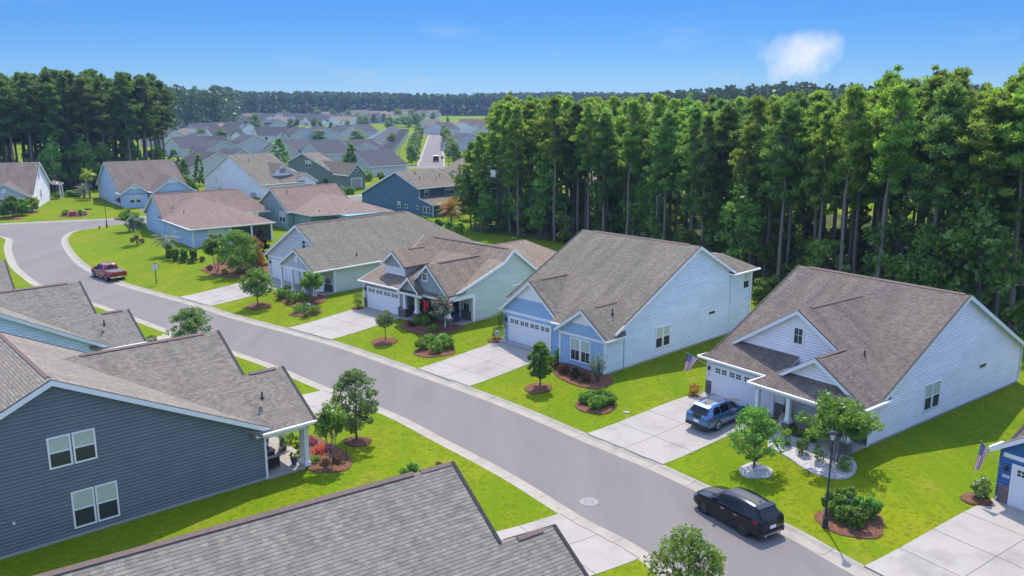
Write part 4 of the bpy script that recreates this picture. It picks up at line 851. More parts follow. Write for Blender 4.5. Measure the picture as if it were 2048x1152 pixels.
# --- pines (six shapes) ---
def make_pine(H,z0f,rmax,nb,mat,per=62,size=.115,seed=0):
    root=bpy.data.objects.new('pine_tree',None); COL.objects.link(root)
    t=MB(); lean=rng.normal(size=2)*.25; 
    pts=[Vector((lean[0]*k/4+rng.normal()*.08,lean[1]*k/4+rng.normal()*.08,H*k/4*.97-(.3 if k==0 else 0))) for k in range(5)]
    for k in range(4): t.tube(pts[k],pts[k+1],.21*(1-k*.22),.21*(1-(k+1)*.22)+.01,7,M['pinebark'],cap=False)
    def tp(z):
        f=max(0,min(3.999,z/(H*.97)*4)); k=int(f); return pts[k].lerp(pts[k+1],f-k)
    cl=[]
    nb=int(nb*1.35)
    for i in range(nb):
        f=(i+rng.random())/nb; z=H*(z0f+(1-z0f)*f**.85); an=rng.random()*6.28
        rr=rmax*(math.sin(min(1,(f+.18)*1.0)*math.pi)**.7*.85+.15)*(.55+.6*rng.random())
        if f>.93: rr*=.4
        b=tp(z); e=b+Vector((math.cos(an)*rr,math.sin(an)*rr,rr*(.15+.45*f)+rng.normal()*.2))
        limb(t,b,e,.055,.015,M['pinebark'],4,2,.08)
        m_=1+int(rr>.8)+int(rr>1.5)+int(rr>2.4)
        for j in range(m_):
            q=b.lerp(e,1-.32*j)+Vector(rng.normal(size=3))*.22; s=.27+.27*rng.random()
            cl.append(((q.x,q.y,q.z+.1),(s*1.1,s*1.1,s*.75)))
    top=tp(H); cl+= [((top.x+rng.normal()*.25,top.y+rng.normal()*.25,H-.2-.5*k),(.5+.15*k,.5+.15*k,.5)) for k in range(3)]
    for i in range(5):  # dead stubs
        z=H*(z0f-.22*rng.random()-.03); an=rng.random()*6.28; b=tp(z); limb(t,b,b+Vector((math.cos(an),math.sin(an),.15))*(.6+rng.random()),.03,.008,M['bark2'],4,2,.1)
    t.build('trunk',root,uv=False)
    V,F=crown(cl,per,size,4.2,1.3,1.1,.15); np_mesh('crown',V,F,mat,root)
    return root
PV=[make_pine(20,.46,1.9,48,M['pine']),make_pine(20,.38,2.1,54,M['pine']),make_pine(20,.55,1.7,40,M['pine']),make_pine(20,.34,1.9,58,M['pined']),make_pine(20,.45,2.4,56,M['pined']),make_pine(20,.6,2.1,38,M['pine'])]
PVL=[make_pine(20,.42,2.2,50,M['pinel']),make_pine(20,.36,1.9,52,M['pinel']),make_pine(20,.5,2.4,46,M['pinel'])]
PV_big=make_pine(24,.40,4.2,120,M['pine'],90,.13)
pv_used=set(); KIDS={}
def inst(root,x,y,sc,rz,label,cat,group,z=.55,sxy=None):
    if root.name not in pv_used:
        pv_used.add(root.name); KIDS[root.name]=list(root.children); o=root
    else:
        o=root.copy(); COL.objects.link(o)
        for ch in KIDS[root.name]:
            c_=ch.copy(); COL.objects.link(c_); c_.parent=o
    s2=sxy or sc; o.location=(x,y,z); o.rotation_euler=(rng.normal()*.015,rng.normal()*.015,rz); o.scale=(s2,s2,sc); return tag(o,label,cat,group)
def zat(y,py):
    v=(576-py)/FPX; return CH+y*(v*CT-ST)/(CT+v*ST)
def lerp_line(P,t):
    f=t*(len(P)-1); k=min(len(P)-2,int(f)); u=f-k; return (P[k][0]+(P[k+1][0]-P[k][0])*u,P[k][1]+(P[k+1][1]-P[k][1])*u)
front=[(-7,134),(0,128),(10,121),(19,110),(25,97),(30,88),(38,79),(47,71),(58,62),(70,52)]
back=[(-2,172),(10,176),(26,178),(42,168),(56,156),(68,144),(80,130),(92,116),(105,104),(120,90)]
trees=[]
def far_ok(x,y,md):
    return all((x-a)**2+(y-b)**2>md*md for a,b in trees)
n=0
for it in range(6000):
    if n>=250: break
    t=rng.random()**.95; dpt=rng.random()**1.25; f=lerp_line(front,t); b=lerp_line(back,t); x=f[0]+(b[0]-f[0])*dpt; y=f[1]+(b[1]-f[1])*dpt
    px=1024+FPX*x/(y*CT+20*ST)
    if px>2110 or not far_ok(x,y,2.8): continue
    if 1600<px<1700 and dpt>.55: continue      # the clearing glimpsed through the trunks
    trees.append((x,y)); n+=1
    if px<990: h=12+ (px-930)/60*5
    else: h=18.3+rng.random()*2.4+min(1.5,max(0,(px-1500)/250))
    if px<950: h=min(h,14)
    if px>1740: h+=rng.random()*2.2-(1.5 if 1900<px<1960 else 0)
    edge='front edge' if dpt<.18 else ('heart' if dpt<.6 else 'far side')
    side='left part' if px<1180 else ('middle' if px<1560 else 'right part')
    v=int(rng.integers(0,6)); po=inst(PV[v],x,y,h/20,rng.random()*6.28,'tall slim pine at the %s of the pine wood, in its %s'%(edge,side),'pine tree','pines of the right wood, %s %s'%(side,edge),sxy=h/20*(1.0+.25*rng.random()))
FE={}
for o in list(bpy.data.objects):
    if o.get('group','').startswith('pines of the right wood') and 'front edge' in o['group']: FE.setdefault(o['group'],[]).append(o)
for gname,L_o in FE.items():
    L_o.sort(key=lambda o:o.location.x/o.location.y)
    for i,o in enumerate(L_o[:20]): o['label']='slim pine at the front edge of the wood, %s from left, %s'%(ORD[i],gname.split(', ')[1].replace(' front edge',''))
# broad pines standing out at the right
for px,py,yt,lab,sx in [(1742,560,158,'broad tall pine with forked pale trunk, first big pine from the middle of the wood',1.0),(1862,590,160,'broad pine with long bare leaning trunk right of the forked pine',.85),(1985,640,152,'biggest pine with spreading crown and dark ivy-grown trunk at the right edge',1.3),(2075,640,150,'broad pine cut by the right edge of the picture',1.15)]:
    x,y=at(px,py,.6); inst(PV_big,x,y,(zat(y,yt)-.6)/24,rng.random()*6,lab,'pine tree',None,sxy=sx*.95)
lf=[(-190,172),(-150,172),(-125,180),(-110,186),(-99,194),(-90,205),(-88,222)]; lb=[(-230,215),(-190,220),(-165,228),(-145,238),(-128,246),(-113,250),(-100,248)]
n=0; trees=[]
for it in range(4000):
    if n>=104: break
    t=rng.random(); dpt=rng.random()**1.2; f=lerp_line(lf,t); b=lerp_line(lb,t); x=f[0]+(b[0]-f[0])*dpt; y=f[1]+(b[1]-f[1])*dpt; px=1024+FPX*x/(y*CT+20*ST)
    if px<-60 or px>388 or not far_ok(x,y,3.6): continue
    trees.append((x,y)); n+=1; yt=np.interp(px,[-60,0,60,130,170,230,300,340,388],[158,160,158,152,148,162,156,160,205])+rng.normal()*7
    h=max(15,min(29,zat(y,yt)-.6)); v=int(rng.integers(0,3)); part='left' if px<120 else ('middle' if px<250 else 'right')
    inst(PVL[v],x,y,h/20,rng.random()*6.28,'very tall dark pine in the %s part of the wood at the upper left'%part,'pine tree','pines of the left wood, %s part'%part,sxy=h/20*1.25)
# understory trees
def make_bush(H,Wd,mat,ncl=26,per=60,size=.24,name='broadleaf_tree',trunk=True,sh=.3):
    root=bpy.data.objects.new(name,None); COL.objects.link(root); cl=[]; t=MB()
    for i in range(ncl):
        f=rng.random(); an=rng.random()*6.28; z=H*(.18+.75*f); rr=Wd*.5*(math.sin((f*.8+.15)*math.pi)**.8)*(.3+.75*rng.random()); s=Wd*(.13+.1*rng.random())
        cl.append(((math.cos(an)*rr,math.sin(an)*rr,z),(s,s,s*.8))); 
        if i%2==0: limb(t,(0,0,max(.1,z*.55)),(math.cos(an)*rr,math.sin(an)*rr,z),.03*H/6,.008,M['bark'],4,2)
    limb(t,(0,0,-.2),(0,0,H*.8),.05*H/6+.03,.02,M['bark'],6,3,.02); t.build('trunk',root,uv=False)
    V,F=crown(cl,per,size,1.5,.2,.8,sh); np_mesh('crown',V,F,mat,root); return root
BV=[make_bush(6,4.2,M['lush']),make_bush(8,3.6,M['lush']),make_bush(4,4,M['lush']),make_bush(9,4.5,M['mid'])]
for k in range(165):
    t=rng.random(); dpt=rng.random()**1.5*.8-.015; f=lerp_line(front,t); b=lerp_line(back,t); x=f[0]+(b[0]-f[0])*dpt; y=f[1]+(b[1]-f[1])*dpt
    px=1024+FPX*x/(y*CT+20*ST)
    if px>2100 or px<915: continue
    if 1590<px<1700 and dpt>.3: continue
    side='left part' if px<1180 else ('middle' if px<1560 else 'right part')
    inst(BV[int(rng.integers(0,4))],x,y,.65+.85*rng.random()**1.5,rng.random()*6.28,'leafy undergrowth tree among the pine trunks in the %s of the wood'%side,'undergrowth tree','undergrowth of the pine wood, %s'%side)
for k in range(70):
    t=rng.random(); dpt=rng.random()**1.5*.8-.05; f=lerp_line(lf,t); b=lerp_line(lb,t); x=f[0]+(b[0]-f[0])*dpt; y=f[1]+(b[1]-f[1])*dpt; px=1024+FPX*x/(y*CT+20*ST)
    if px<-40 or px>400: continue
    inst(BV[int(rng.integers(0,4))],x,y,.8+.8*rng.random(),rng.random()*6.28,'dark leafy undergrowth tree at the foot of the upper left wood','undergrowth tree','undergrowth of the left wood')
for P,Q in ((front,back),(lf,lb)):
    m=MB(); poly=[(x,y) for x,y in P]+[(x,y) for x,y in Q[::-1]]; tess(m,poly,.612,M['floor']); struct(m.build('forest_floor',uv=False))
# --- distant woods: one mass ---
def far_wood(line,rows,sp,h0,h1,name,label,mat,per=110,size=1.7,wr=4.2,ramp=False):
    V=[];n_=0; C=[];TV=MB()
    tot=sum(math.dist(line[i],line[i+1]) for i in range(len(line)-1)); nn=int(tot/sp)
    for r_ in range(rows):
        for i in range(nn):
            x,y=lerp_line(line,(i+rng.random())/nn*.999); dl=math.hypot(x,y); k=1+(r_*sp*1.6+rng.normal()*1.5)/dl; x*=k;y*=k
            h=(h0+(h1-h0)*rng.random())*(1+.04*math.sin(x*.021)+.03*math.sin(x*.007+2))*min(1,.72+.28*(i/nn)/.25 if ramp else 1)
            rr=rng.random(per)**.6; f=rng.random(per); an=rng.random(per)*6.28
            zz=h*(.02+.98*f) if r_<=1 else h*(.62+.38*f); rad=wr*np.clip(np.sin(np.clip(f*.75+.25,0,1)*np.pi),.25,1)**.6*rr; rad=np.where((f>.6)&(r_==0),rad*1.0,rad); rad=rad*(1.15 if r_==0 else 1)
            C.append(np.stack([x+np.cos(an)*rad,y+np.sin(an)*rad,zz],1))
            if r_==0 and i%3==0: TV.tube((x,y,.4),(x,y,h*.8),.3,.15,4,M['pipe'],False)
    P=np.vstack(C); V,F=cards(P,size,1.3,.3); o=np_mesh(name,V,F,mat); tag(o,label,'woodland',None,'stuff')
    t_=TV.build('trunks',o,uv=False); t_['kind']='stuff'
farl=leafmat('far_leaf',(.045,.085,.045),(.085,.14,.05),.35)
far_wood([(-470,600),(-330,560),(-262,600),(-240,700),(-250,820),(-190,980),(-60,1010),(70,1010),(150,960),(240,900)],6,3.6,21,26,'forest','dark far woodland closing the view behind the whole town',farl)
far_wood([(40,452),(110,430),(180,400),(250,350),(330,300),(420,260)],5,4.5,24,28,'forest','higher dark wood rising behind the pine wood at the right',farl,per=120,size=1.3,ramp=True)
far_wood([(-330,330),(-250,360),(-200,420),(-175,520),(-190,600)],3,5,22,27,'forest','dark wood running back from the upper left wood',farl,per=120,size=1.3)
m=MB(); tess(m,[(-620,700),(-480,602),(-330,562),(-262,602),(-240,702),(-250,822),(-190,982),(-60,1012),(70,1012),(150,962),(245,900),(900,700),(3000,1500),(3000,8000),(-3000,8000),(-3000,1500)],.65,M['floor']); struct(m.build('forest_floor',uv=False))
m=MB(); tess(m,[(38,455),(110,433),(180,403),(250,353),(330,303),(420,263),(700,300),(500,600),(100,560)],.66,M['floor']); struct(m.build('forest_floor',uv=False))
# --- town trees ---
TT=[make_bush(7,5.5,M['oak'],26,60,.34,'town_tree'),make_bush(5,3.6,M['oak'],18,50,.3,'town_tree')]
for i in range(15):
    t=i/14
    inst(TT[1],-24.6-17.8*t-6.3,268+190*t,1.1+.3*rng.random(),rng.random()*6,'round dark street tree left of the far straight street, %s from the near end'%ORD[i],'street tree','street trees left of the far straight street')
    inst(TT[1],-24.6-17.8*t+6.6,272+190*t,1.1+.3*rng.random(),rng.random()*6,'round dark street tree right of the far straight street, %s from the near end'%ORD[i],'street tree','street trees right of the far straight street')
for px,py,hpx,wpx,k,lab in [(640,283,24,32,0,'large round dark tree beside the pond lawn'),(713,285,26,34,0,'round dark tree right of the pond lawn'),(785,300,34,30,0,'dark round tree at the left of the far street houses'),(636,240,20,24,0,'solitary tree between the distant brown roofs'),(810,254,24,40,0,'broad dark tree clump before the far wood, left of the far street'),(840,253,20,36,0,'dark tree just left of the far street end'),(795,252,18,24,0,'lighter green tree left of the broad tree clump'),(470,290,12,20,0,'small dark tree between the left town roofs'),(765,336,24,22,1,'pale leafy tree left of the far crossroads'),(680,273,12,20,1,'dark shrub tree before the cream gabled house'),(960,345,40,34,0,'leafy tree at the near corner right of the far street'),(940,440,60,44,1,'dark young tree at the foot of the first pines')]:
    x,y=at(px,py,.6); yc=y*CT+20*ST; h_=hpx/FPX*yc; w_=wpx/FPX*yc; inst(TT[k],x,y,h_/(7 if k==0 else 5),rng.random()*6,lab,'tree',None,sxy=w_/(5.5 if k==0 else 3.6))
tk=0
for (x0,x1,py,n_) in [(375,700,238,10),(375,560,252,9),(380,520,264,6),(600,860,240,12),(740,900,244,6),(380,460,292,4),(700,850,258,5),(560,700,262,6)]:
    for i in range(n_):
        px=x0+(x1-x0)*(i+rng.random())/n_; x,y=at(px,py+rng.normal()*2,.6); inst(TT[int(rng.integers(0,2))],x,y,.9+.7*rng.random(),rng.random()*6,'small dark tree among the hazy roofs of the distant town','tree','trees scattered in the distant town')
# --- garden trees and shrubs (placed one by one) ---
def mulch(px,py,wpx,dpx=None,mat=None,label='mulch bed',name='mulch_bed',pts=None):
    m=MB(); cx,cy_,cz=atg(px,py); yc=cy_*CT+20*ST; rx=wpx/2/FPX*yc; ry=rx if dpx is None else dpx/2/FPX*yc/ (.38)
    n=28; ring=[]; 
    for k in range(n):
        a=2*math.pi*k/n; w_=1+.06*math.sin(3*a+px)+.04*math.sin(5*a+py); ring.append((cx+rx*math.cos(a)*w_,cy_+ry*math.sin(a)*w_))
    if pts: ring=catmull([atg(*p)[:2] for p in pts]+[atg(*pts[0])[:2]],5)[:-1]; n=len(ring); cx=sum(p[0] for p in ring)/n; cy_=sum(p[1] for p in ring)/n
    zz=[tz(*p) for p in ring]
    lv=[(1,-.05),(1,.05),(.93,.1),(.5,.15)]
    rows=[[(cx+(p[0]-cx)*f,cy_+(p[1]-cy_)*f,z+dz) for p,z in zip(ring,zz)] for f,dz in lv]
    for i in range(len(lv)-1):
        for k in range(n): m.face([rows[i][k],rows[i][(k+1)%n],rows[i+1][(k+1)%n],rows[i+1][k]],mat or M['mulch'])
    zc=tz(cx,cy_)+.17
    for k in range(n): m.face([rows[-1][k],rows[-1][(k+1)%n],(cx,cy_,zc)],mat or M['mulch'])
    o=m.build(name,uv=False,smooth=True); tag(o,label,'mulch bed' if mat is None else 'gravel bed',None,'stuff'); return (cx,cy_,zc)
def plant(name,label,cat,px,py,yt,wpx,kind,mat,group=None,per=None,size=None,flower=None,tf=None,bk=None):
    x,y,z=atg(px,py); yc=y*CT+20*ST; Hh=max(.25,zat(y,yt)-z); Wd=wpx/FPX*yc
    root=empty(name,(x,y,z),0,label,cat,group); t=MB(); cl=[]; bk=bk or M['bark']
    sz=(size or max(.05,min(.14,Wd*.05)))*.8; up=.2; el=1.5; outw=.8; per=per or 45
    if kind=='round':
        tf=tf or .42; cz=Hh*(1+tf)/2; limb(t,(0,0,-.1),(0,0,cz),.05,.03,bk,6,2,.01)
        for i in range(34):
            p,d=ball(1,(0,0,cz),(Wd*.36,Wd*.36,Hh*(1-tf)*.38),.75); s=Wd*.15; cl.append((p[0],(s,s,s))); limb(t,(0,0,cz-.2),p[0],.018,.006,bk,4,1)
    elif kind=='tree':
        per=int(per*.8); sz_=.8; tf=tf if tf is not None else .25; limb(t,(0,0,-.1),(0,0,Hh*.8),.035+.012*Hh,.015,bk,6,3,.015)
        for i in range(95):
            f=rng.random(); an=rng.random()*6.28; zz=Hh*(tf+(1-tf)*f); rr=Wd*.5*(math.sin((f*.72+.22)*math.pi)**.8)*(.2+.85*rng.random()**.7); s=Wd*(.07+.055*rng.random())
            p=(math.cos(an)*rr,math.sin(an)*rr,min(Hh-s*.6,zz)); cl.append((p,(s*1.15,s*1.15,s*.9))); limb(t,(0,0,max(Hh*tf*.7,zz-rr*.9)),p,.022,.006,bk,4,2)
    elif kind=='crape':
        tf=tf if tf is not None else .3; ns=5
        for k in range(ns):
            a=k*6.28/ns+rng.random(); q=(math.cos(a)*Wd*.12,math.sin(a)*Wd*.12,Hh*.45); limb(t,(math.cos(a)*.08,math.sin(a)*.08,-.1),q,.035,.025,bk,5,2,.02)
            for j in range(9):
                a2=a+rng.normal()*.8; f=.3+.7*rng.random(); rr=Wd*.5*f*(.5+.5*rng.random()); zz=Hh*(tf+.05+(.95-tf)*(1-.55*(rr/(Wd*.5))**2)*(.45+.55*rng.random())); p=(math.cos(a2)*rr,math.sin(a2)*rr,zz)
                limb(t,q,p,.018,.006,bk,4,2,.06); s=Wd*.075+.06
                for w_ in (1,.72): cl.append(((q[0]+(p[0]-q[0])*w_,q[1]+(p[1]-q[1])*w_,q[2]+(p[2]-q[2])*w_),(s,s,s*.8)))
        up=.35
    elif kind=='shrub':
        for i in range(max(12,int(26*min(1.6,Wd)))):
            p,d=ball(1,(0,0,Hh*.45),(Wd*.38,Wd*.38,Hh*.42),.3); s=max(.09,Wd*.13); cl.append((p[0],(s,s,s*.8)))
        for k in range(5): a=k*1.25; limb(t,(0,0,-.05),(math.cos(a)*Wd*.25,math.sin(a)*Wd*.25,Hh*.6),.02,.008,bk,4,1)
        up=.4
    elif kind=='cone':
        limb(t,(0,0,-.1),(0,0,Hh*.9),.05*Hh/6+.03,.02,bk,6,2,.01)
        for i in range(70):
            f=rng.random()**1.3; an=rng.random()*6.28; rr=Wd*.5*(1-f)**.75*(.55+.5*rng.random())+.03*Wd; s=Wd*.08*(1.25-f*.6); p=(math.cos(an)*rr,math.sin(an)*rr,Hh*(.06+.9*f)+s*.3); cl.append((p,(s,s,s*.9)))
            if i%3==0: limb(t,(0,0,p[2]*.9),p,.02,.006,bk,4,1)
        up=.9; el=2.0
    elif kind=='column':
        limb(t,(0,0,-.1),(0,0,Hh*.6),.05,.03,bk,5,1)
        for i in range(40):
            f=rng.random(); an=rng.random()*6.28; rr=Wd*.36*(.6+.4*rng.random()); s=Wd*.17; cl.append(((math.cos(an)*rr,math.sin(an)*rr,Hh*(.1+.8*f)),(s,s,s)))
    elif kind=='spiky':
        for i in range(26):
            a=rng.random()*6.28; r_=Wd*.5*rng.random(); p=(math.cos(a)*r_,math.sin(a)*r_,Hh*(.55+.45*rng.random())*(1-.2*r_/Wd)); limb(t,(0,0,-.05),p,.02,.005,bk,4,1)
            for w_ in (1,.8,.6): cl.append(((p[0]*w_,p[1]*w_,p[2]*w_),(.11,.11,.2)))
        up=1.4; el=2.4
    t.build('trunk',root,uv=False) if t.f else None
    V,F=crown(cl,per,sz,el,up,outw,.3); np_mesh('crown',V,F,mat,root)
    if flower:
        P=[];
        for c_,r_ in cl[::flower[1]]:
            p,d=ball(10,(c_[0]*1.08,c_[1]*1.08,c_[2]+r_[2]*.6),(r_[0]*.7,r_[1]*.7,r_[2]*.6),.6); P.append(p)
        V,F=cards(np.vstack(P),sz*1.1,1.1); np_mesh('blossom',V,F,flower[0],root)
    return root
def palm(label,px,py,yt,wpx,mat,trunk=True,name='palm_tree',nf=34,cat='palm'):
    x,y,z=atg(px,py); yc=y*CT+20*ST; Hh=zat(y,yt)-z; Wd=wpx/FPX*yc; root=empty(name,(x,y,z),0,label,cat); hc=Hh-Wd*.33
    t=MB(); t.tube((0,0,-.2),(0,0,max(.3,hc)),.2,.17,8,M['bark2']); t.build('trunk',root,uv=False)
    V=[];F=[]
    for k in range(nf):
        a=rng.random()*6.28; el=rng.uniform(-.5,1.35); L_=Wd*.52*(.85+.2*rng.random()); c_=Vector((0,0,max(.3,hc))); prev=c_; d=Vector((math.cos(a)*math.cos(el),math.sin(a)*math.cos(el),math.sin(el)))
        for s_ in range(7):
            q=prev+d*(L_/7); side=Vector((-math.sin(a),math.cos(a),0)); 
            for j in range(3):
                b=prev.lerp(q,j/3); wv=L_*.2*math.sin((s_+j/3+.6)/7.6*math.pi)+.04
                for sg in (1,-1):
                    tip=b+side*sg*wv+d*wv*.7+Vector((0,0,-wv*.35)); i_=len(V); V+= [b,b+d*.07,tip+d*.02,tip]; F.append((i_,i_+1,i_+2,i_+3))
            prev=q; d=(d+Vector((0,0,-.16))).normalized()
    np_mesh('fronds',np.array([tuple(v) for v in V]),np.array(F),mat,root); return root
# gardens along the street
mulch(517,613,50,label='round pine-straw ring under the young tree in front of the pale grey house'); plant('young_tree','young green tree in a straw ring on the lawn before the pale grey house','tree',517,613,538,62,'tree',M['mid'],tf=.36,per=60)
mulch(0,0,0,label='dark planting bed along the porch of the pale grey house',pts=[(548,592),(570,608),(600,618),(632,612),(655,598),(640,590),(600,592),(560,578)])
plant('crape_myrtle','light green multi-stemmed crape myrtle against the porch of the pale grey house','tree',626,607,541,62,'crape',M['fresh'],per=60,tf=.28)
for px,py,yt,w_,mt,l in [(562,598,572,30,'mid','olive shrub at the left end of the bed'),(585,605,572,34,'lush','dark green shrub in the middle of the bed'),(607,609,578,30,'lush','dark shrub near the crape myrtle'),(574,592,566,26,'lush','dark shrub at the back of the bed')]: plant('shrub',l+' before the pale grey house','shrub',px,py,yt,w_,'shrub',M[mt],'shrubs before the pale grey house')
mulch(613,625,64,label='round pine-straw bed with shrubs on the lawn left of the sage house driveway')
for i,(px,py,yt,w_,mt) in enumerate([(597,626,604,26,'fresh'),(612,634,608,26,'mid'),(630,628,606,28,'mid'),(614,618,602,24,'fresh')]): plant('shrub','%s green shrub of the round bed left of the sage house driveway'%['leftmost','front','rightmost','rear'][i],'shrub',px,py,yt,w_,'shrub',M[mt],'shrubs of the first round bed')
mulch(716,617,26,label='small straw patch at the corner of the sage house'); plant('shrub','upright light green shrub at the left corner of the sage house','shrub',716,617,584,22,'column',M['fresh'])
mulch(768,684,54,label='round straw ring under the ball-shaped tree'); plant('ball_tree','small ball-shaped dense dark tree on a thin stem, lawn before the sage house','tree',771,683,620,42,'round',M['oak'],per=75,size=.09)
mulch(0,0,0,label='long planting bed along the porch of the sage house',pts=[(800,655),(830,668),(870,672),(900,668),(930,655),(905,648),(880,640),(845,632),(815,640)])
for px,py,yt,w_,mt,l in [(836,650,630,28,'yel','round yellow-green shrub'),(852,652,626,26,'lush','dark shrub beside the yellow one'),(866,664,644,24,'fresh','bright green low shrub at the bed edge'),(856,640,604,26,'lush','tall dark shrub by the white porch post'),(822,654,641,22,'rust','small reddish ground shrub')]: plant('shrub',l+' in the sage house bed','shrub',px,py,yt,w_,'shrub',M[mt],'shrubs in the sage house bed')
plant('crape_myrtle','thin crape myrtle with red blossoms before the sage house porch','tree',886,664,592,62,'crape',M['gray'],per=26,tf=.3,flower=(M['red'],5))
mulch(870,702,84,label='round straw bed full of light green shrubs before the sage house')
for i,(px,py,yt,w_) in enumerate([(846,700,674,38),(872,706,676,42),(895,700,672,38),(860,690,666,36),(884,688,664,36)]): plant('shrub','light green shrub of the big round bed before the sage house, %s'%['left','front','right','rear left','rear right'][i],'shrub',px,py,yt,w_,'shrub',M['fresh'],'shrubs of the big round bed',size=.09)
mulch(992,681,34,label='straw patch under the camellia'); plant('camellia','upright dark green camellia between the sage house and the light blue house','shrub',998,680,622,32,'column',M['mid'],per=60)
mulch(1076,778,56,label='round straw ring under the tree before the light blue house'); plant('young_tree','leafy green tree in a straw ring before the light blue house','tree',1080,777,686,48,'tree',M['mid'],tf=.3,per=70,size=.13)
mulch(0,0,0,label='dark bed curving along the front of the light blue house',pts=[(1100,738),(1120,758),(1160,774),(1200,778),(1225,766),(1218,750),(1190,745),(1150,728),(1120,712)])
for px,py,yt,w_,mt,l in [(1122,722,694,36,'mid','dark green shrub at the entry'),(1108,738,718,30,'rust','reddish shrub, first from the left'),(1128,748,726,32,'rust','reddish shrub, second from the left'),(1150,757,734,32,'bronze','bronze shrub, third from the left'),(1170,764,740,30,'rust','reddish shrub, fourth from the left')]: plant('shrub',l+' in the light blue house bed','shrub',px,py,yt,w_,'shrub',M[mt],'shrubs in the light blue house bed')
plant('ginger_plant','tall grey-green spiky plant at the corner of the light blue house','plant',1196,766,704,42,'spiky',M['gray'],per=16,size=.07)
mulch(1193,812,84,label='round straw bed on the lawn between the light blue and the white house')
for i,(px,py,yt,w_) in enumerate([(1172,808,782,40),(1194,818,786,44),(1217,810,784,40),(1184,798,776,38),(1206,798,777,38)]): plant('shrub','dense green shrub of the round bed right of the light blue house, %s'%['left','front','right','rear left','rear right'][i],'shrub',px,py,yt,w_,'shrub',M['mid'],'shrubs of the round bed on the middle lawn',size=.1)
plant('flowering_shrub','orange and yellow flowering shrub under the flag of the white house','shrub',1389,792,766,38,'shrub',M['orange'])
mulch(1511,943,66,mat=M['rock'],name='rock_bed',label='round bed of white stones under the tree beside the driveway'); plant('young_tree','loose-limbed dark green tree in a white stone ring beside the blue SUV driveway','tree',1508,940,818,100,'tree',M['mid'],tf=.2,per=52,size=.12)
mulch(0,0,0,mat=M['rock'],name='rock_bed',label='curving bed of white stones along the front of the white house',pts=[(1535,895),(1575,915),(1615,942),(1665,958),(1700,955),(1714,935),(1700,915),(1660,905),(1620,880),(1570,862),(1540,872)])
plant('crape_myrtle','big bright green crape myrtle before the corner of the white house','tree',1668,928,788,172,'crape',M['fresh'],per=85,tf=.14,size=.13)
for px,py,yt,w_,mt,l,kd in [(1578,868,842,48,'yel','yellow-green shrub nearest the porch','shrub'),(1598,876,852,30,'yel','small yellow shrub','shrub'),(1570,893,858,26,'lush','cone-shaped dark shrub, left one','column'),(1604,910,870,28,'lush','cone-shaped dark shrub, middle one','column'),(1636,926,886,34,'mid','dark shrub under the crape myrtle','shrub'),(1690,944,908,40,'lush','low dark shrub at the right tip','shrub'),(1618,886,850,40,'mid','round shrub behind the stones','shrub')]: plant('shrub',l+' in the white stone bed','shrub',px,py,yt,w_,kd,M[mt],'shrubs in the white stone bed')
mulch(1702,1044,130,label='round straw bed around the grey utility box by the street lamp')
for i,(px,py,yt,w_,mt) in enumerate([(1668,1030,972,56,'fresh'),(1690,1018,968,50,'fresh'),(1712,1056,1006,56,'mid'),(1740,1040,988,52,'mid'),(1684,1046,1004,46,'mid'),(1716,1030,990,44,'mid')]): plant('shrub','bushy shrub around the grey utility box, %s'%['at its left','behind it on the left','in front of it','at its right','in front on the left','close at its right'][i],'shrub',px,py,yt,w_,'shrub',M[mt],'shrubs around the utility box',size=.11,per=60)
mulch(1952,1000,58,label='dark mulch patch beside the navy house driveway'); plant('flowering_shrub','round shrub with many small white flowers beside the navy house','shrub',1962,1000,946,52,'shrub',M['mid'],per=60,flower=(M['whitef'],2))
# left side of the street
mulch(716,884,56,mat=M['mulch'],label='dark mulch ring under the street tree beside the slate house'); plant('street_tree','dense grey-green street tree beside the driveway of the slate house','tree',714,884,742,92,'tree',M['oak'],tf=.22,per=85,size=.12)
mulch(0,0,0,label='reddish planting bed at the porch of the slate house',pts=[(600,880),(625,872),(655,885),(690,905),(704,925),(690,942),(640,945),(612,938),(600,915)])
plant('crape_myrtle','slim pale-stemmed crape myrtle in the red bed at the slate house porch','tree',664,930,808,84,'crape',M['fresh'],per=34,tf=.3,bk=M['bark2'])
for i,(px,py,yt,w_,mt) in enumerate([(622,892,870,34,'pink'),(640,912,888,34,'red'),(655,905,885,30,'pink'),(630,928,908,30,'mid'),(676,930,912,28,'rust'),(650,934,914,30,'rust'),(604,920,880,26,'mid')]): plant('flowering_shrub','%s in the bed at the slate house porch'%['pink azalea at the rear','red shrub in the middle','pink shrub beside the crape myrtle','green shrub by the white post','rust shrub at the right end','rust shrub at the front','green shrub behind the white posts'][i],'shrub',px,py,yt,w_,'shrub',M[mt],'shrubs in the slate house bed')
for i,(px,py,yt,w_,mt) in enumerate([(570,905,868,26,'lush'),(582,885,862,24,'fresh'),(594,893,870,22,'mid')]): plant('shrub','green shrub at the far side of the slate house porch, %s'%['left','middle','right'][i],'shrub',px,py,yt,w_,'shrub',M[mt],'shrubs beyond the slate house porch')
for i,(px,py,yt,w_) in enumerate([(820,962,925,50),(878,945,922,20)]): plant('shrub','green shrub peeping over the bottom roof ridge, %s'%['large left one','small right one'][i],'shrub',px,py,yt,w_,'shrub',M['mid'],size=.1)
plant('street_tree','grey-green street tree behind the pale blue house roofs','tree',385,690,618,82,'tree',M['oak'],tf=.12,per=70,size=.14)
for i,(px,py,w_,mt) in enumerate([(305,692,30,'fresh'),(330,690,26,'whitef'),(352,688,24,'mid')]): plant('shrub','shrub beyond the pale blue house roof edge, %s'%['left green','middle pale','right green'][i],'shrub',px,py,py-24,w_,'shrub',M[mt])
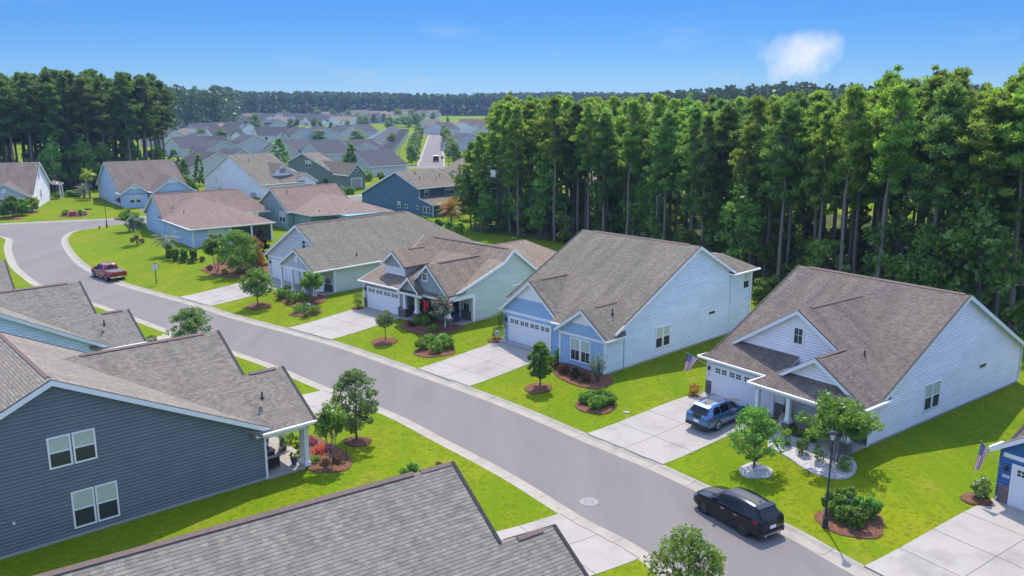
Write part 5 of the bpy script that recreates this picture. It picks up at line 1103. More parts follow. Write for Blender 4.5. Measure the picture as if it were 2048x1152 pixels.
x_,y_=at(1372,1215,.4); plant('street_tree','leafy street tree cut by the bottom edge of the picture','tree',1372,1215,1068,150,'tree',M['fresh'],tf=.15,per=85,size=.1)
for i,(px,py,w_) in enumerate([(30,600,24),(60,596,20)]): plant('shrub','small shrub behind the dark roof at the left edge, %s'%['left','right'][i],'shrub',px,py,py-18,w_,'shrub',M['mid'])
# corner lot
mulch(0,0,0,label='straw bed under the trees of the blue corner house',pts=[(400,540),(430,552),(480,556),(530,548),(545,530),(500,520),(440,522)])
for px,py,yt,w_,mt,k,l in [(435,546,468,66,'fresh','crape','light green crape myrtle, left of the group'),(478,548,462,84,'mid','tree','big green tree in the middle of the group'),(505,540,474,56,'orange','tree','orange-tinted tree at the right of the group'),(524,530,452,40,'bronze','cone','dark bronze magnolia before the screened porch')]: plant('garden_tree',l+' at the blue corner house','tree',px,py,yt,w_,k,M[mt],'garden trees of the blue corner house',per=70,tf=.15,size=.16)
for i,px in enumerate((339,352,370,388)): plant('clipped_shrub','clipped cylindrical shrub by the blue corner house, %s from the left'%ORD[i],'shrub',px,[520,522,524,525][i],[488,496,495,497][i],17,'column',M['lush'],'clipped shrubs of the blue corner house',per=60,size=.12)
for i,(px,py) in enumerate([(404,524),(362,525),(380,527),(420,542),(450,548),(474,550)]): plant('shrub','low shrub tuft at the foot of the corner house planting, %s from the left'%ORD[i],'shrub',px,py,py-13,18,'shrub',M['rust' if i%3==0 else 'mid'],'low tufts of the corner house')
palm('low green palm before the clipped shrubs of the blue corner house',335,512,458,60,M['gray'],nf=26)
plant('garden_tree','small crape myrtle behind the stone-like clipped mounds at the left wall of the corner house','tree',275,488,430,46,'crape',M['gray'],per=50,size=.16)
plant('garden_tree','pale green tree at the street corner of the blue corner house','tree',258,462,418,50,'crape',M['fresh'],per=50,size=.16)
for i,(px,py) in enumerate([(266,484),(272,480),(284,486)]): plant('clipped_mound','low clipped reddish mound by the corner house lawn, %s from the left'%ORD[i],'shrub',px,py,py-10,15,'shrub',M['rust'],'clipped mounds of the corner house')
for px,py,yt,w_,mt,k,l in [(245,412,392,22,'pink','crape','small pink-tinged crape myrtle before the sky-blue house'),(280,410,384,24,'mid','tree','small green tree before the window of the sky-blue house'),(26,433,392,34,'mid','tree','green tree in a straw ring at the far left house'),(45,430,398,30,'fresh','tree','pale green tree beside the far left porch'),(63,424,394,30,'yel','tree','yellowish tree at the corner of the far left house'),(8,436,408,20,'lush','tree','dark shrub tree at the left picture edge')]: plant('garden_tree',l,'tree',px,py,yt,w_,k,M[mt],per=55,size=.2)
mulch(26,437,34,label='straw ring at the far left house'); mulch(60,425,36,label='straw bed at the corner of the far left house'); mulch(147,430,50,label='straw bed around the red box on the far lawn')
for i,(px,w_) in enumerate([(130,18),(147,14),(162,18)]): plant('shrub','shrub around the red box on the far lawn, %s'%['left','behind','right'][i],'shrub',px,431-(3 if i==1 else 0),417,w_,'shrub',M['fresh'],'shrubs around the red box')
palm('shaggy yellow-green palm left of the sky-blue house',180,398,338,36,M['yel'],nf=44); palm('low grey-green palmetto left of the sky-blue house',168,396,368,38,M['gray'],nf=30)
for i,(px,w_,h_) in enumerate([(118,22,10),(140,24,14),(155,20,12)]): plant('hedge_shrub','dark hedge shrub at the edge of the upper left wood, %s from the left'%ORD[i],'shrub',px,394,394-h_,w_,'shrub',M['lush'],'hedge shrubs by the left wood',size=.25)
palm('tall orange-tinted date palm beside the teal house',903,468,398,64,M['orange'],nf=60)
for i,(px,py,w_) in enumerate([(852,462,30),(875,468,34),(898,474,34),(918,478,30)]): plant('hedge_shrub','bright-topped tall hedge bush between the grey roofs and the teal house, %s from the left'%ORD[i],'hedge',px,py+8,428+i*3,w_,'shrub',M['fresh'],'hedge beside the teal house',size=.22,per=70)
for px,py,yt,w_,l,mt in [(560,330,276,42,'conical light green tree behind the white dormer house','mid'),(632,316,284,36,'conical light green tree behind the olive house','mid'),(703,350,286,50,'broad conical green tree beside the small house with the white porch','mid'),(352,372,296,44,'dark pointed conifer left of the white dormer house','pined'),(372,376,318,30,'slim dark conifer beside the pointed one','pined'),(400,372,306,26,'slender dark conifer close to the white dormer house','pined'),(375,388,352,44,'bright yellow-green bush at the gable of the sky-blue house','fresh')]: plant('conifer',l,'tree',px,py,yt,w_,'cone',M[mt],per=44,size=.3)
for px,py,yt,w_,mt,l in [(735,362,336,34,'fresh','bright bush before the small white porch house'),(727,362,344,16,'red','red flowering bush left of the bright bush'),(762,358,342,18,'mid','dark round bush at the small white porch house'),(700,388,372,26,'mid','dark bush before the olive house garage'),(655,372,352,22,'lush','dark small tree at the olive house wall'),(634,370,360,26,'whitef','white flowering bush at the white dormer house'),(620,456,428,26,'bronze','bronze magnolia top between the rose roof and the grey roof'),(702,452,424,20,'bronze','bronze tree top above the grey ridge'),(541,445,430,14,'lush','small dark bush beside the screened porch'),(440,398,372,20,'mid','green bush top above the rose-brown ridge')]: plant('garden_bush',l,'shrub',px,py,yt,w_,'shrub',M[mt],per=45,size=.2)
plant('cypress','very slim dark cypress between the rose roof and the grey roof','tree',641,462,420,6,'cone',M['pined'],per=30,size=.12)
for i,(px,py) in enumerate([(1532,598),(1520,606),(1545,604)]): plant('shrub','dark leafy shrub at the wood edge behind the white house, %s'%['left','front','right'][i],'shrub',px,py,py-58,44,'shrub',M['lush'],'shrubs at the wood edge',size=.22,per=70)
# ---------------- vehicles ----------------
def carpaint(name,c,rough=.18,coat=1.0,metal=.35):
    m,t,p=newmat(name); p.inputs['Base Color'].default_value=rgb(c); p.inputs['Roughness'].default_value=rough+.1; p.inputs['Metallic'].default_value=metal; p.inputs['Coat Weight'].default_value=coat; p.inputs['Specular IOR Level'].default_value=.3; p.inputs['Coat Roughness'].default_value=.05; return m
CP=dict(black=carpaint('paint_black',(.004,.006,.012),.08,.25,.0),blue=carpaint('paint_blue',(.07,.17,.32),.15,1,.5),red=carpaint('paint_red',(.3,.012,.025),.15,1,.4))
CG=glassmat('car_glass',(.008,.01,.013),.03); CL=plain('cladding',(.025,.026,.028),.6); TY=plain('tyre',(.018,.018,.019),.85); RIM=plain('rim_dark',(.12,.12,.13),.3,.8); RIM2=plain('rim_silver',(.5,.5,.52),.3,.8)
TL=plain('tail_light',(.35,.01,.015),.2); HL=plain('head_light',(.75,.78,.8),.15); PL=plain('licence_plate',(.75,.75,.75),.4,noise=.02); CHR=plain('chrome',(.6,.6,.62),.2,.9)
def wheel(root,x,y,r,wd,side,rim,sp=5):
    o=bpy.data.objects.new('wheel',None); COL.objects.link(o); o.parent=root; o.location=(x,y,r); o.rotation_euler=(-side*math.pi/2,0,0)  # lathe axis z -> outwards
    t=MB(); t.lathe([(r*.66,-wd/2),(r*.93,-wd/2),(r,-wd*.35),(r,wd*.35),(r*.93,wd/2),(r*.68,wd/2),(r*.66,wd*.3),(r*.66,-wd/2)],28,TY); t.build('tyre',o,smooth=True,uv=False)
    m=MB(); m.lathe([(r*.66,wd*.1),(r*.69,wd*.46),(r*.6,wd*.44),(r*.58,wd*.2)],24,rim); m.lathe([(0.001,wd*.2),(r*.6,wd*.15)],24,CL); m.lathe([(.001,wd*.42),(r*.14,wd*.4),(r*.15,wd*.2)],12,rim)
    for k in range(sp*2):
        a=2*math.pi*(k//2)/sp+(.13 if k%2 else -.13)+.3; c,s_=math.cos(a),math.sin(a); n=(-s_*r*.05,c*r*.05)
        p0=(c*r*.1,s_*r*.1);p1=(c*r*.63,s_*r*.63)
        m.hexa([(p0[0]-n[0],p0[1]-n[1],wd*.2),(p1[0]-n[0],p1[1]-n[1],wd*.2),(p1[0]+n[0],p1[1]+n[1],wd*.2),(p0[0]+n[0],p0[1]+n[1],wd*.2),(p0[0]-n[0],p0[1]-n[1],wd*.42),(p1[0]-n[0],p1[1]-n[1],wd*.4),(p1[0]+n[0],p1[1]+n[1],wd*.4),(p0[0]+n[0],p0[1]+n[1],wd*.42)],rim)
    m.build('rim',o,uv=False)
def car(name,label,cat,ox,oy,z,heading,St,paint,rim,wb,wr=.36,tw=1.6,roofc=None,win=None,L_=4.7,fr=.93,hatch=True,cargo=None,lightc=True,sp=5,arch=True,zl=.95,rear_plate=True,roof_glass=False):
    """St: stations (x,zb,w,zbelt,wr,zroof,kind) front at +y; heading yaw clockwise from +Y"""
    root=empty(name,(ox,oy,z),-R(heading),label,cat)
    b=MB(); g_=MB(); rows=[]
    for (x,zb,w_,zbelt,wr_,zr,*_) in St:
        Y=L_/2-x
        half=[(0,zb),(w_*.86,zb),(w_,zb+.12),(w_*1.005,(zb+zbelt)/2),(w_*.985,zbelt-.06),(w_*.94,zbelt),(wr_,zr-.06),(wr_*.9,zr-.012),(wr_*.45,zr+.012),(0,zr+.02)]
        rows.append([(p,Y,q) for p,q in half])
    n=len(rows[0]); full=[[(-p[0],p[1],p[2]) for p in r_[::-1]]+r_[1:] for r_ in rows]; nf=len(full[0])
    # paint shell and glass faces separated by station kind
    for i in range(len(full)-1):
        k=St[i][6] if len(St[i])>6 else ''
        for j in range(nf-1):
            q=[full[i][j],full[i][j+1],full[i+1][j+1],full[i+1][j]]
            jj=min(j,nf-2-j)   # 0 = roof centre? symmetrical index from right bottom
            b.face(q,paint if not (jj<=0) else CL)
    b.face(full[0][::-1],CL); b.face(full[-1],paint)
    o=b.build('body',root,smooth=True,uv=False)
    me=o.data; bm=bmesh.new(); bm.from_mesh(me); bmesh.ops.remove_doubles(bm,verts=bm.verts,dist=.0005); bmesh.ops.recalc_face_normals(bm,faces=bm.faces)
    for e in bm.edges:
        if len(e.link_faces)==2 and e.calc_face_angle(0)>R(38): e.smooth=False
    bm.to_mesh(me); bm.free()
    # side glass follows the shell between belt and roof rail, 6 mm proud
    def S(x):   # interpolate station
        for a,c in zip(St[:-1],St[1:]):
            if a[0]<=x<=c[0]:
                t=(x-a[0])/max(1e-6,c[0]-a[0]); return [a[k]+(c[k]-a[k])*t for k in range(6)]
    for side in (1,-1):
        for wi,(x0,x1,tr0,tr1) in enumerate(win):
            m=MB(); N_=6
            for k in range(N_):
                q=[]
                for xx,lo in ((x0+(x1-x0)*k/N_,0),(x0+(x1-x0)*(k+1)/N_,0),(x0+(x1-x0)*(k+1)/N_,1),(x0+(x1-x0)*k/N_,1)):
                    st=S(xx); f=(xx-x0)/(x1-x0); bx,bz=st[2]*.94,st[3]; rx,rz=st[4],st[5]-.06
                    top=min(.93,tr0+(.93-tr0)*f*4,tr1+(.93-tr1)*(1-f)*4); u=.07 if not lo else top
                    q.append((side*(bx+(rx-bx)*u+.008),L_/2-xx,bz+(rz-bz)*u+.004))
                m.face(q if side>0 else q[::-1],CG)
            m.build('side_window',root,uv=False)
    return root,S
def panel(root,name,pts,mat,th=.01,n=None):
    m=MB(); a=Vector(pts[1])-Vector(pts[0]); b_=Vector(pts[2])-Vector(pts[0]); nn=a.cross(b_).normalized()*th
    m.prism([tuple(Vector(p)+nn) for p in pts],tuple(-nn*1.5),mat); return m.build(name,root,uv=False)
def suv(name,label,ox,oy,z,heading,paint,rim,roofm=None,L_=4.7,glassroof=False,tailbar=False,rails=False):
    W_=.92
    St=[(0,.42,.66,.6,.5,.7),(.06,.28,.78,.72,.62,.8),(.25,.22,.87,.84,.74,.9),(.7,.2,.91,.95,.78,1.0),(1.2,.2,.92,1.02,.8,1.09),(1.32,.2,.92,1.04,.79,1.14),(1.75,.2,.925,1.05,.7,1.42),(2.05,.2,.925,1.06,.66,1.56),(2.6,.2,.925,1.07,.65,1.63),(3.3,.2,.925,1.09,.64,1.63),(3.95,.2,.92,1.11,.62,1.58),(4.18,.22,.915,1.12,.62,1.53),(4.4,.25,.9,1.11,.68,1.3),(4.58,.3,.88,1.09,.74,1.12),(4.66,.4,.84,.9,.72,.98),(4.7,.5,.76,.8,.66,.86)]
    root,S=car(name,label,'suv' if 'SUV' in label else 'car',ox,oy,z,heading,St,paint,rim,2.7,win=[(1.62,2.42,.1,.9),(2.48,3.3,.9,.9),(3.38,4.05,.85,.15)],L_=L_)
    h_=L_/2
    panel(root,'windscreen',[(-.72,h_-1.36,1.15),(.72,h_-1.36,1.15),(.6,h_-1.98,1.52),(-.6,h_-1.98,1.52)],CG,.035)
    panel(root,'rear_window',[(.66,h_-4.56,1.15),(-.66,h_-4.56,1.15),(-.57,h_-4.2,1.5),(.57,h_-4.2,1.5)],CG,.03)
    if glassroof: panel(root,'sunroof',[(-.45,h_-2.2,1.645),(.45,h_-2.2,1.645),(.45,h_-3.1,1.66),(-.45,h_-3.1,1.66)],CG,.012)
    m=MB(); m.hexa([(-.6,h_-4.3,1.5),(.6,h_-4.3,1.5),(.6,h_-4.0,1.57),(-.6,h_-4.0,1.57),(-.6,h_-4.3,1.545),(.6,h_-4.3,1.545),(.6,h_-4.0,1.61),(-.6,h_-4.0,1.61)],paint); m.build('spoiler',root,uv=False)
    m=MB(); m.tube((0,h_-3.75,1.6),(0,h_-3.95,1.72),.03,.012,6,CL); m.build('antenna',root,uv=False)
    for sx in (1,-1):
        for x in (.93,.93+2.7):
            a=MB(); a.lathe([(.001,0),(.42,0),(.43,.02),(.40,.03)],26,CL); q=a.build('wheel_arch',root,uv=False); q.location=(sx*.895,h_-x,.37); q.rotation_euler=(0,sx*math.pi/2,0)
            wheel(root,sx*.84,h_-x,.36,.22,0,rim); w_=root.children[-1] if False else None
        m=MB(); m.hexa([(sx*.84,h_-3.2,.2),(sx*.94,h_-3.2,.22),(sx*.94,h_-1.35,.22),(sx*.84,h_-1.35,.2),(sx*.84,h_-3.2,.36),(sx*.945,h_-3.2,.33),(sx*.945,h_-1.35,.33),(sx*.84,h_-1.35,.36)],CL); m.build('sill',root,uv=False)
        m=MB(); m.hexa([(sx*.82,h_-1.62,1.06),(sx*1.05,h_-1.66,1.08),(sx*1.05,h_-1.54,1.08),(sx*.82,h_-1.5,1.06),(sx*.82,h_-1.62,1.14),(sx*1.05,h_-1.66,1.22),(sx*1.05,h_-1.54,1.2),(sx*.82,h_-1.5,1.12)],paint); m.build('mirror',root,uv=False)
        m=MB(); m.hexa([(sx*.6,h_-.06,.68),(sx*.86,h_-.28,.7),(sx*.84,h_-.5,.8),(sx*.6,h_-.14,.76),(sx*.6,h_-.05,.74),(sx*.87,h_-.27,.8),(sx*.86,h_-.52,.86),(sx*.6,h_-.15,.8)],HL); m.build('headlight',root,uv=False)
        m=MB(); m.hexa([(sx*.5,h_-4.62,.9),(sx*.9,h_-4.45,.9),(sx*.9,h_-4.2,.95),(sx*.5,h_-4.5,.9),(sx*.5,h_-4.66,1.0),(sx*.895,h_-4.5,1.03),(sx*.91,h_-4.2,1.05),(sx*.5,h_-4.5,1.02)],TL); m.build('taillight',root,uv=False)
        for x in (2.15,3.0): m=MB(); m.box(min(sx*.92,sx*.955),max(sx*.92,sx*.955),h_-x-.22,h_-x,.86,.9,CHR if paint is CP['black'] else paint); m.build('door_handle',root,uv=False)
        if rails: m=MB(); m.tube((sx*.62,h_-2.1,1.63),(sx*.62,h_-3.9,1.65),.022,.022,6,CL); m.build('roof_rail',root,uv=False)
        m=MB();
        for x in (1.52,2.45,3.36): m.box(min(sx*.926,sx*.931),max(sx*.926,sx*.931),h_-x-.006,h_-x+.006,.36,1.0,CL)
        m.build('door_gap',root,uv=False)
        if tailbar: m=MB(); m.tube((sx*.5,h_-4.62,.3),(sx*.5,h_-4.76,.28),.05,.05,10,CHR); m.build('exhaust',root,uv=False)
    m=MB(); m.box(-.2,.2,-h_-.012,-h_+.1,.62,.78,PL); m.build('licence_plate',root,uv=False)
    m=MB(); m.hexa([(-.8,-h_-.02,.3),(.8,-h_-.02,.3),(.88,-h_+.4,.3),(-.88,-h_+.4,.3),(-.82,-h_-.03,.5),(.82,-h_-.03,.5),(.9,-h_+.4,.5),(-.9,-h_+.4,.5)],CL); m.build('rear_bumper',root,uv=False)
    if tailbar: m=MB(); m.box(-.62,.62,-h_-.045,-h_,.33,.38,CHR); m.build('bumper_trim',root,uv=False)
    m=MB(); m.box(-.6,.6,h_-.1,h_+.01,.42,.62,CL); m.build('grille',root,uv=False)
    return root
def fixwheels():
    for o in bpy.data.objects:
        if o.name.startswith('wheel') and o.type=='EMPTY':
            sx=1 if o.location.x>0 else -1; o.rotation_euler=(0,sx*math.pi/2,0)
def ground_car(p1,p2,side,halft,wf,L_):
    """p1 front wheel px, p2 rear wheel px on one side; returns centre and heading"""
    z=tz(*at(*p2,.2)); a=Vector(at(*p1,z));b=Vector(at(*p2,z)); d=(a-b).normalized(); n=Vector((d.y,-d.x))*(-side)*halft   # side=+1: wheels seen are the right side
    mid=(a+b)/2+n; c=mid-d*(wf-L_/2+ (a-b).length/2) if False else mid; return c,math.degrees(math.atan2(d.x,d.y)),z
c,hd,z=ground_car((1409.8,1027),(1488.9,1071),-1,.84,.93,4.7); print('black',c,hd)
suv('black_suv','glossy black SUV parked at the curb by the tall street lamp, seen from behind',c.x,c.y,.0,hd,CP['black'],RIM,tailbar=True)
x,y=at(1433,866,.3); fr5=F5; hd=50
rt=Vector((math.cos(R(hd)),-math.sin(R(hd)))); fw=Vector((math.sin(R(hd)),math.cos(R(hd)))); cc=Vector((x,y))-rt*.84+fw*1.3; zc=tz(cc.x,cc.y)+.03
b_=suv('blue_suv','metallic blue SUV with pale roof and sunroof on the driveway of the white house',cc.x,cc.y,zc,hd,CP['blue'],RIM2,glassroof=True,rails=True); 
z0=tz(*(cc-fw*1.35));z1=tz(*(cc+fw*1.35)); b_.rotation_mode='ZYX'; b_.rotation_euler=(math.atan2(z1-z0,2.7),0,-R(hd)); b_.location.z=(z0+z1)/2+.03
# pickup
x,y=at(215,562,0); x2,y2=at(189,553,0); hd=math.degrees(math.atan2(x2-x,y2-y)); fw=Vector((math.sin(R(hd)),math.cos(R(hd)))); rt=Vector((math.cos(R(hd)),-math.sin(R(hd)))); Lp=5.9; cc=Vector((x,y))+rt*.86+fw*(Lp/2-1.25)
St=[(0,.5,.8,.85,.7,1.0),(.1,.4,.92,.95,.8,1.1),(.5,.38,.98,1.1,.84,1.16),(1.3,.38,1.0,1.14,.86,1.22),(1.45,.38,1.0,1.15,.84,1.26),(2.0,.38,1.0,1.16,.74,1.72),(2.3,.38,1.0,1.16,.72,1.82),(3.5,.38,1.0,1.17,.71,1.83),(3.72,.38,1.0,1.17,.74,1.7),(3.86,.4,1.0,1.14,.9,1.2),(5.8,.45,1.0,1.12,.9,1.14),(5.9,.5,.96,1.08,.86,1.1)]
pk,S=car('pickup_truck','dark red crew-cab pickup truck with black bed cover driving away up the curved street','pickup',cc.x,cc.y,0,hd,St,CP['red'],RIM2,3.6,win=[(1.85,2.6,.1,.9),(2.68,3.5,.9,.5)],L_=Lp); h_=Lp/2
panel(pk,'windscreen',[(-.76,h_-1.5,1.29),(.76,h_-1.5,1.29),(.66,h_-2.2,1.78),(-.66,h_-2.2,1.78)],CG,.03); panel(pk,'rear_window',[(.62,h_-3.84,1.3),(-.62,h_-3.84,1.3),(-.6,h_-3.62,1.72),(.6,h_-3.62,1.72)],CG,.03)
m=MB(); m.box(-.84,.84,-h_+.08,-h_+1.95,1.13,1.19,plain('bed_cover',(.1,.1,.1),.8)); m.build('bed_cover',pk,uv=False)
m=MB(); m.box(-.95,.95,-h_-.16,-h_+.1,.48,.66,CHR); m.build('rear_bumper',pk,uv=False); m=MB(); m.box(-.2,.2,-h_-.17,-h_-.15,.5,.64,PL); m.build('licence_plate',pk,uv=False)
for sx in (1,-1):
    for x in (1.05,4.7):
        a=MB(); a.lathe([(.001,0),(.47,0),(.48,.02),(.44,.03)],26,CL); q=a.build('wheel_arch',pk,uv=False); q.location=(sx*.98,h_-x,.42); q.rotation_euler=(0,sx*math.pi/2,0)
        wheel(pk,sx*.93,h_-x,.41,.26,0,RIM2)
    m=MB(); m.box(min(sx*.78,sx*.97),max(sx*.78,sx*.97),-h_-.02,-h_+.12,.8,1.08,TL); m.build('taillight',pk,uv=False)
    m=MB(); m.box(min(sx*.9,sx*1.14),max(sx*.9,sx*1.14),h_-1.95,h_-1.8,1.12,1.36,CL); m.build('mirror',pk,uv=False)
    m=MB(); m.box(min(sx*.9,sx*1.08),max(sx*.9,sx*1.08),h_-3.9,h_-1.6,.34,.4,CHR); m.build('side_step',pk,uv=False)
    m=MB(); m.box(min(sx*.6,sx*.9),max(sx*.6,sx*.9),h_-.12,h_+.0,.78,.98,HL); m.build('headlight',pk,uv=False)
# golf cart / small dark car on the far street
x,y=at(872,323.5,.64); gc=empty('small_car',(x,y,.64),R(5),'tiny dark cart with white roof on the far straight street','cart')
m=MB(); m.box(-.9,.9,-1.6,1.6,.35,1.15,CP['black']); m.box(-.85,.85,-1.5,.6,1.15,1.9,CG); m.build('body',gc,uv=False); m=MB(); m.box(-.95,.95,-1.7,.8,1.9,2.05,M['gutter']); m.build('roof',gc,uv=False)
for sx in (1,-1):
    for yy in (-1.1,1.1): wheel(gc,sx*.8,yy,.32,.2,0,RIM)
fixwheels()
# ---------------- street furniture ----------------
IRON=plain('iron_post',(.025,.035,.05),.45,.2); LG=plain('lamp_glass',(.55,.52,.48),.25,noise=.05)
def street_lamp(x,y,z,label,H=5.05,group='black post-top street lamps'):
    r_=empty('street_lamp',(x,y,z),0,label,'street lamp',group); m=MB()
    m.lathe([(.17,-.1),(.17,.12),(.14,.16),(.12,.5),(.14,.54),(.085,.6),(.08,.95),(.1,1.0),(.055,1.08),(.045,2.4),(.038,H-.7),(.07,H-.67),(.045,H-.6),(.04,H-.52)],14,IRON); m.build('post',r_,smooth=False,uv=False)
    q_=.8; K=H-.5
    m=MB(); m.lathe([(.09*q_,K),(.12*q_,K+.06),(.19*q_,K+.34),(.2*q_,K+.38)],12,LG); m.build('globe',r_,smooth=True,uv=False)
    m=MB(); m.lathe([(.1*q_,K-.02),(.13*q_,K+.01),(.13*q_,K+.04),(.1*q_,K+.05)],12,IRON); m.lathe([(.27*q_,K+.36),(.25*q_,K+.42),(.16*q_,K+.5),(.06*q_,K+.55),(.03*q_,K+.58),(.045*q_,K+.61),(.001,K+.66)],14,IRON); m.lathe([(.27*q_,K+.36),(.001,K+.37)],14,IRON)
    for k in range(4): a=k*math.pi/2+.4; m.tube((.12*q_*math.cos(a),.12*q_*math.sin(a),K+.03),(.24*q_*math.cos(a),.24*q_*math.sin(a),K+.37),.01,.01,4,IRON)
    m.build('lantern_cap',r_,uv=False); return r_
x,y,z=atg(1650,1055); street_lamp(x,y,z,'tall black street lamp at the curb beside the black SUV',H=zat(y,862)-z)
x,y,z=atg(214,455); street_lamp(x,y,z,'black street lamp at the corner by the stop sign',H=zat(y,392)-z)
for px,py,yt,l in [(800,338,312,'dark street lamp left of the far crossroads'),(898,332,310,'dark street lamp right of the far crossroads')]:
    x,y=at(px,py,.6); street_lamp(x,y,.6,l,H=5.0)
# stop sign with street name blades
POST=plain('sign_post',(.05,.06,.06),.5); SRED=plain('sign_red',(.5,.015,.03),.4); SW_=plain('sign_white',(.8,.8,.8),.4,noise=.02); SGR=plain('sign_dark_green',(.02,.06,.05),.4)
def text(body,parent,loc,rot,size,mat,name='lettering'):
    c_=bpy.data.curves.new(name,'FONT'); c_.body=body; c_.size=size; c_.align_x='CENTER'; c_.align_y='CENTER'; c_.extrude=.004
    o=bpy.data.objects.new(name,c_); COL.objects.link(o); c_.materials.append(mat); o.location=loc; o.rotation_euler=rot
    dg=bpy.context.evaluated_depsgraph_get(); me=bpy.data.meshes.new_from_object(o.evaluated_get(dg)); bpy.data.objects.remove(o)
    o=bpy.data.objects.new(name,me); COL.objects.link(o); o.location=loc; o.rotation_euler=rot; o.parent=parent; return o
x,y,z=atg(174,461); st_=empty('stop_sign',(x,y,z),0,'red octagonal stop sign with street name blades on top','sign'); st_.rotation_euler=(0,0,R(24))
m=MB(); m.tube((0,0,-.2),(0,0,3.35),.045,.045,8,M['gutter']); m.build('post',st_,uv=False)
m=MB(); oc=[(.42*math.cos(R(22.5+45*k)),-.06,2.75+.42*math.sin(R(22.5+45*k))) for k in range(8)]; m.prism(oc,(0,.02,0),SW_); m.prism([(p[0]*.93,-.064,2.75+(p[2]-2.75)*.93) for p in oc],(0,.003,0),SRED); m.build('sign_plate',st_,uv=False)
text('STOP',st_,(0,-.068,2.75),(math.pi/2,0,0),.3,SW_)
m=MB(); m.box(-.05,1.0,-.02,.02,3.3,3.52,SGR); m.box(-.02,.02,-.5,.5,3.55,3.75,SGR); m.build('street_name_blade',st_,uv=False)
x,y,z=atg(313,568); sp_=empty('speed_limit_sign',(x,y,z),R(15),'small white speed limit sign on a dark post on the corner lawn','sign'); Hs=zat(y,527)-z
m=MB(); m.tube((0,0,-.2),(0,0,Hs),.05,.05,8,POST); m.lathe([(.05,0),(.09,.05),(.001,.14)],8,POST,(0,0,Hs)); m.build('post',sp_,uv=False)
m=MB(); m.box(-.28,.28,-.075,-.05,Hs-.78,Hs-.04,POST); m.box(-.25,.25,-.08,-.06,Hs-.75,Hs-.07,SW_); m.build('sign_plate',sp_,uv=False)
text('SPEED',sp_,(0,-.085,Hs-.17),(math.pi/2,0,0),.13,M['black']); text('LIMIT',sp_,(0,-.085,Hs-.31),(math.pi/2,0,0),.13,M['black']); text('25',sp_,(0,-.085,Hs-.55),(math.pi/2,0,0),.32,M['black'])
for px,py,l in [(885,333,'tiny red stop sign at the far crossroads, right side'),(817,334,'tiny dark backed stop sign at the far crossroads, left side')]:
    x,y=at(px,py,.6); r_=empty('stop_sign',(x,y,.6),0,l,'sign'); m=MB(); m.tube((0,0,-.2),(0,0,3.2),.06,.06,6,POST); m.build('post',r_,uv=False); m=MB(); mt=SRED if px>850 else POST
    m.prism([(.45*math.cos(R(22.5+45*k)),-.08,2.7+.45*math.sin(R(22.5+45*k))) for k in range(8)],(0,.03,0),mt); m.build('sign_plate',r_,uv=False)
# manhole, utility boxes, small lawn things
x,y=at(1178,1004,0); m=MB(); m.lathe([(.001,.012),(.1,.012),(.1,.018),(.16,.018),(.16,.012),(.3,.012),(.3,.018),(.36,.018),(.36,.012),(.42,.012),(.43,.018),(.5,.016),(.5,-.02)],36,M['curb'])
for k in range(8): a=k*math.pi/4; m.tube((.17*math.cos(a),.17*math.sin(a),.014),(.29*math.cos(a),.29*math.sin(a),.014),.012,.012,4,M['black'])
m.ms=[plain('cast_iron',(.2,.19,.19),.7) if q_ is M['curb'] else q_ for q_ in m.ms]
tag(m.build('manhole_cover',uv=False,loc=(x,y,0)),'round manhole cover with ring pattern in the asphalt left of the black SUV','manhole cover')
UB=plain('utility_grey',(.42,.45,.42),.6,noise=.05)
def ubox(px,py,yt,w_,label,mat,name='utility_box'):
    x,y,z=atg(px,py); h_=zat(y,yt)-z; yc=y*CT+20*ST; a=w_/FPX*yc/2; r_=empty(name,(x,y,z),R(-50),label,'utility box'); m=MB(); m.box(-a*.9,a*.9,-a*.9,a*.9,-.1,h_*.86,mat); m.build('body',r_,uv=False)
    m=MB(); m.hexa([(-a,-a,h_*.86),(a,-a,h_*.86),(a,a,h_*.86),(-a,a,h_*.86),(-a*.8,-a*.8,h_),(a*.8,-a*.8,h_),(a*.8,a*.8,h_),(-a*.8,a*.8,h_)],mat); m.build('lid',r_,uv=False)
ubox(1700,1022,995,17,'grey utility box among the shrubs by the street lamp',UB); ubox(617,618,607,7,'small pale utility box in the round bed before the pale grey house',M['gutter']); ubox(146,432,422,12,'red and white box among shrubs on the far lawn',plain('red_box',(.35,.03,.06),.5))
ubox(199,458,452,2.4,'short dark bollard marker by the corner lamp',POST,'marker_post')
x,y,z=atg(1253,825); m=MB(); m.box(-.2,.2,-.13,.13,-.05,.05,M['found']); o=m.build('meter_cover',uv=False,loc=(x,y,z)); tag(o,'flat white meter cover lying in the middle lawn','meter cover')
x,y,z=atg(693,922); r_=empty('path_light',(x,y,z),0,'small black path light on a stake by the red planting bed','garden light'); m=MB(); m.tube((0,0,-.1),(0,0,1.2),.02,.02,6,M['black']); m.build('stake',r_,uv=False); m=MB(); m.lathe([(.05,1.1),(.09,1.2),(.12,1.22),(.001,1.3)],10,M['black']); m.build('lamp_head',r_,uv=False)
x,y,z=atg(994,684); r_=empty('yard_sign',(x,y,z),R(20),'small white yard sign at the foot of the camellia','sign'); m=MB(); m.tube((-.1,0,-.1),(-.1,0,.9),.012,.012,4,POST); m.build('stake',r_,uv=False); m=MB(); m.box(-.16,.16,-.02,0,.62,1.0,SW_); m.box(-.12,.12,-.025,-.02,.72,.86,plain('sign_blue',(.04,.07,.3),.4)); m.build('sign_plate',r_,uv=False)
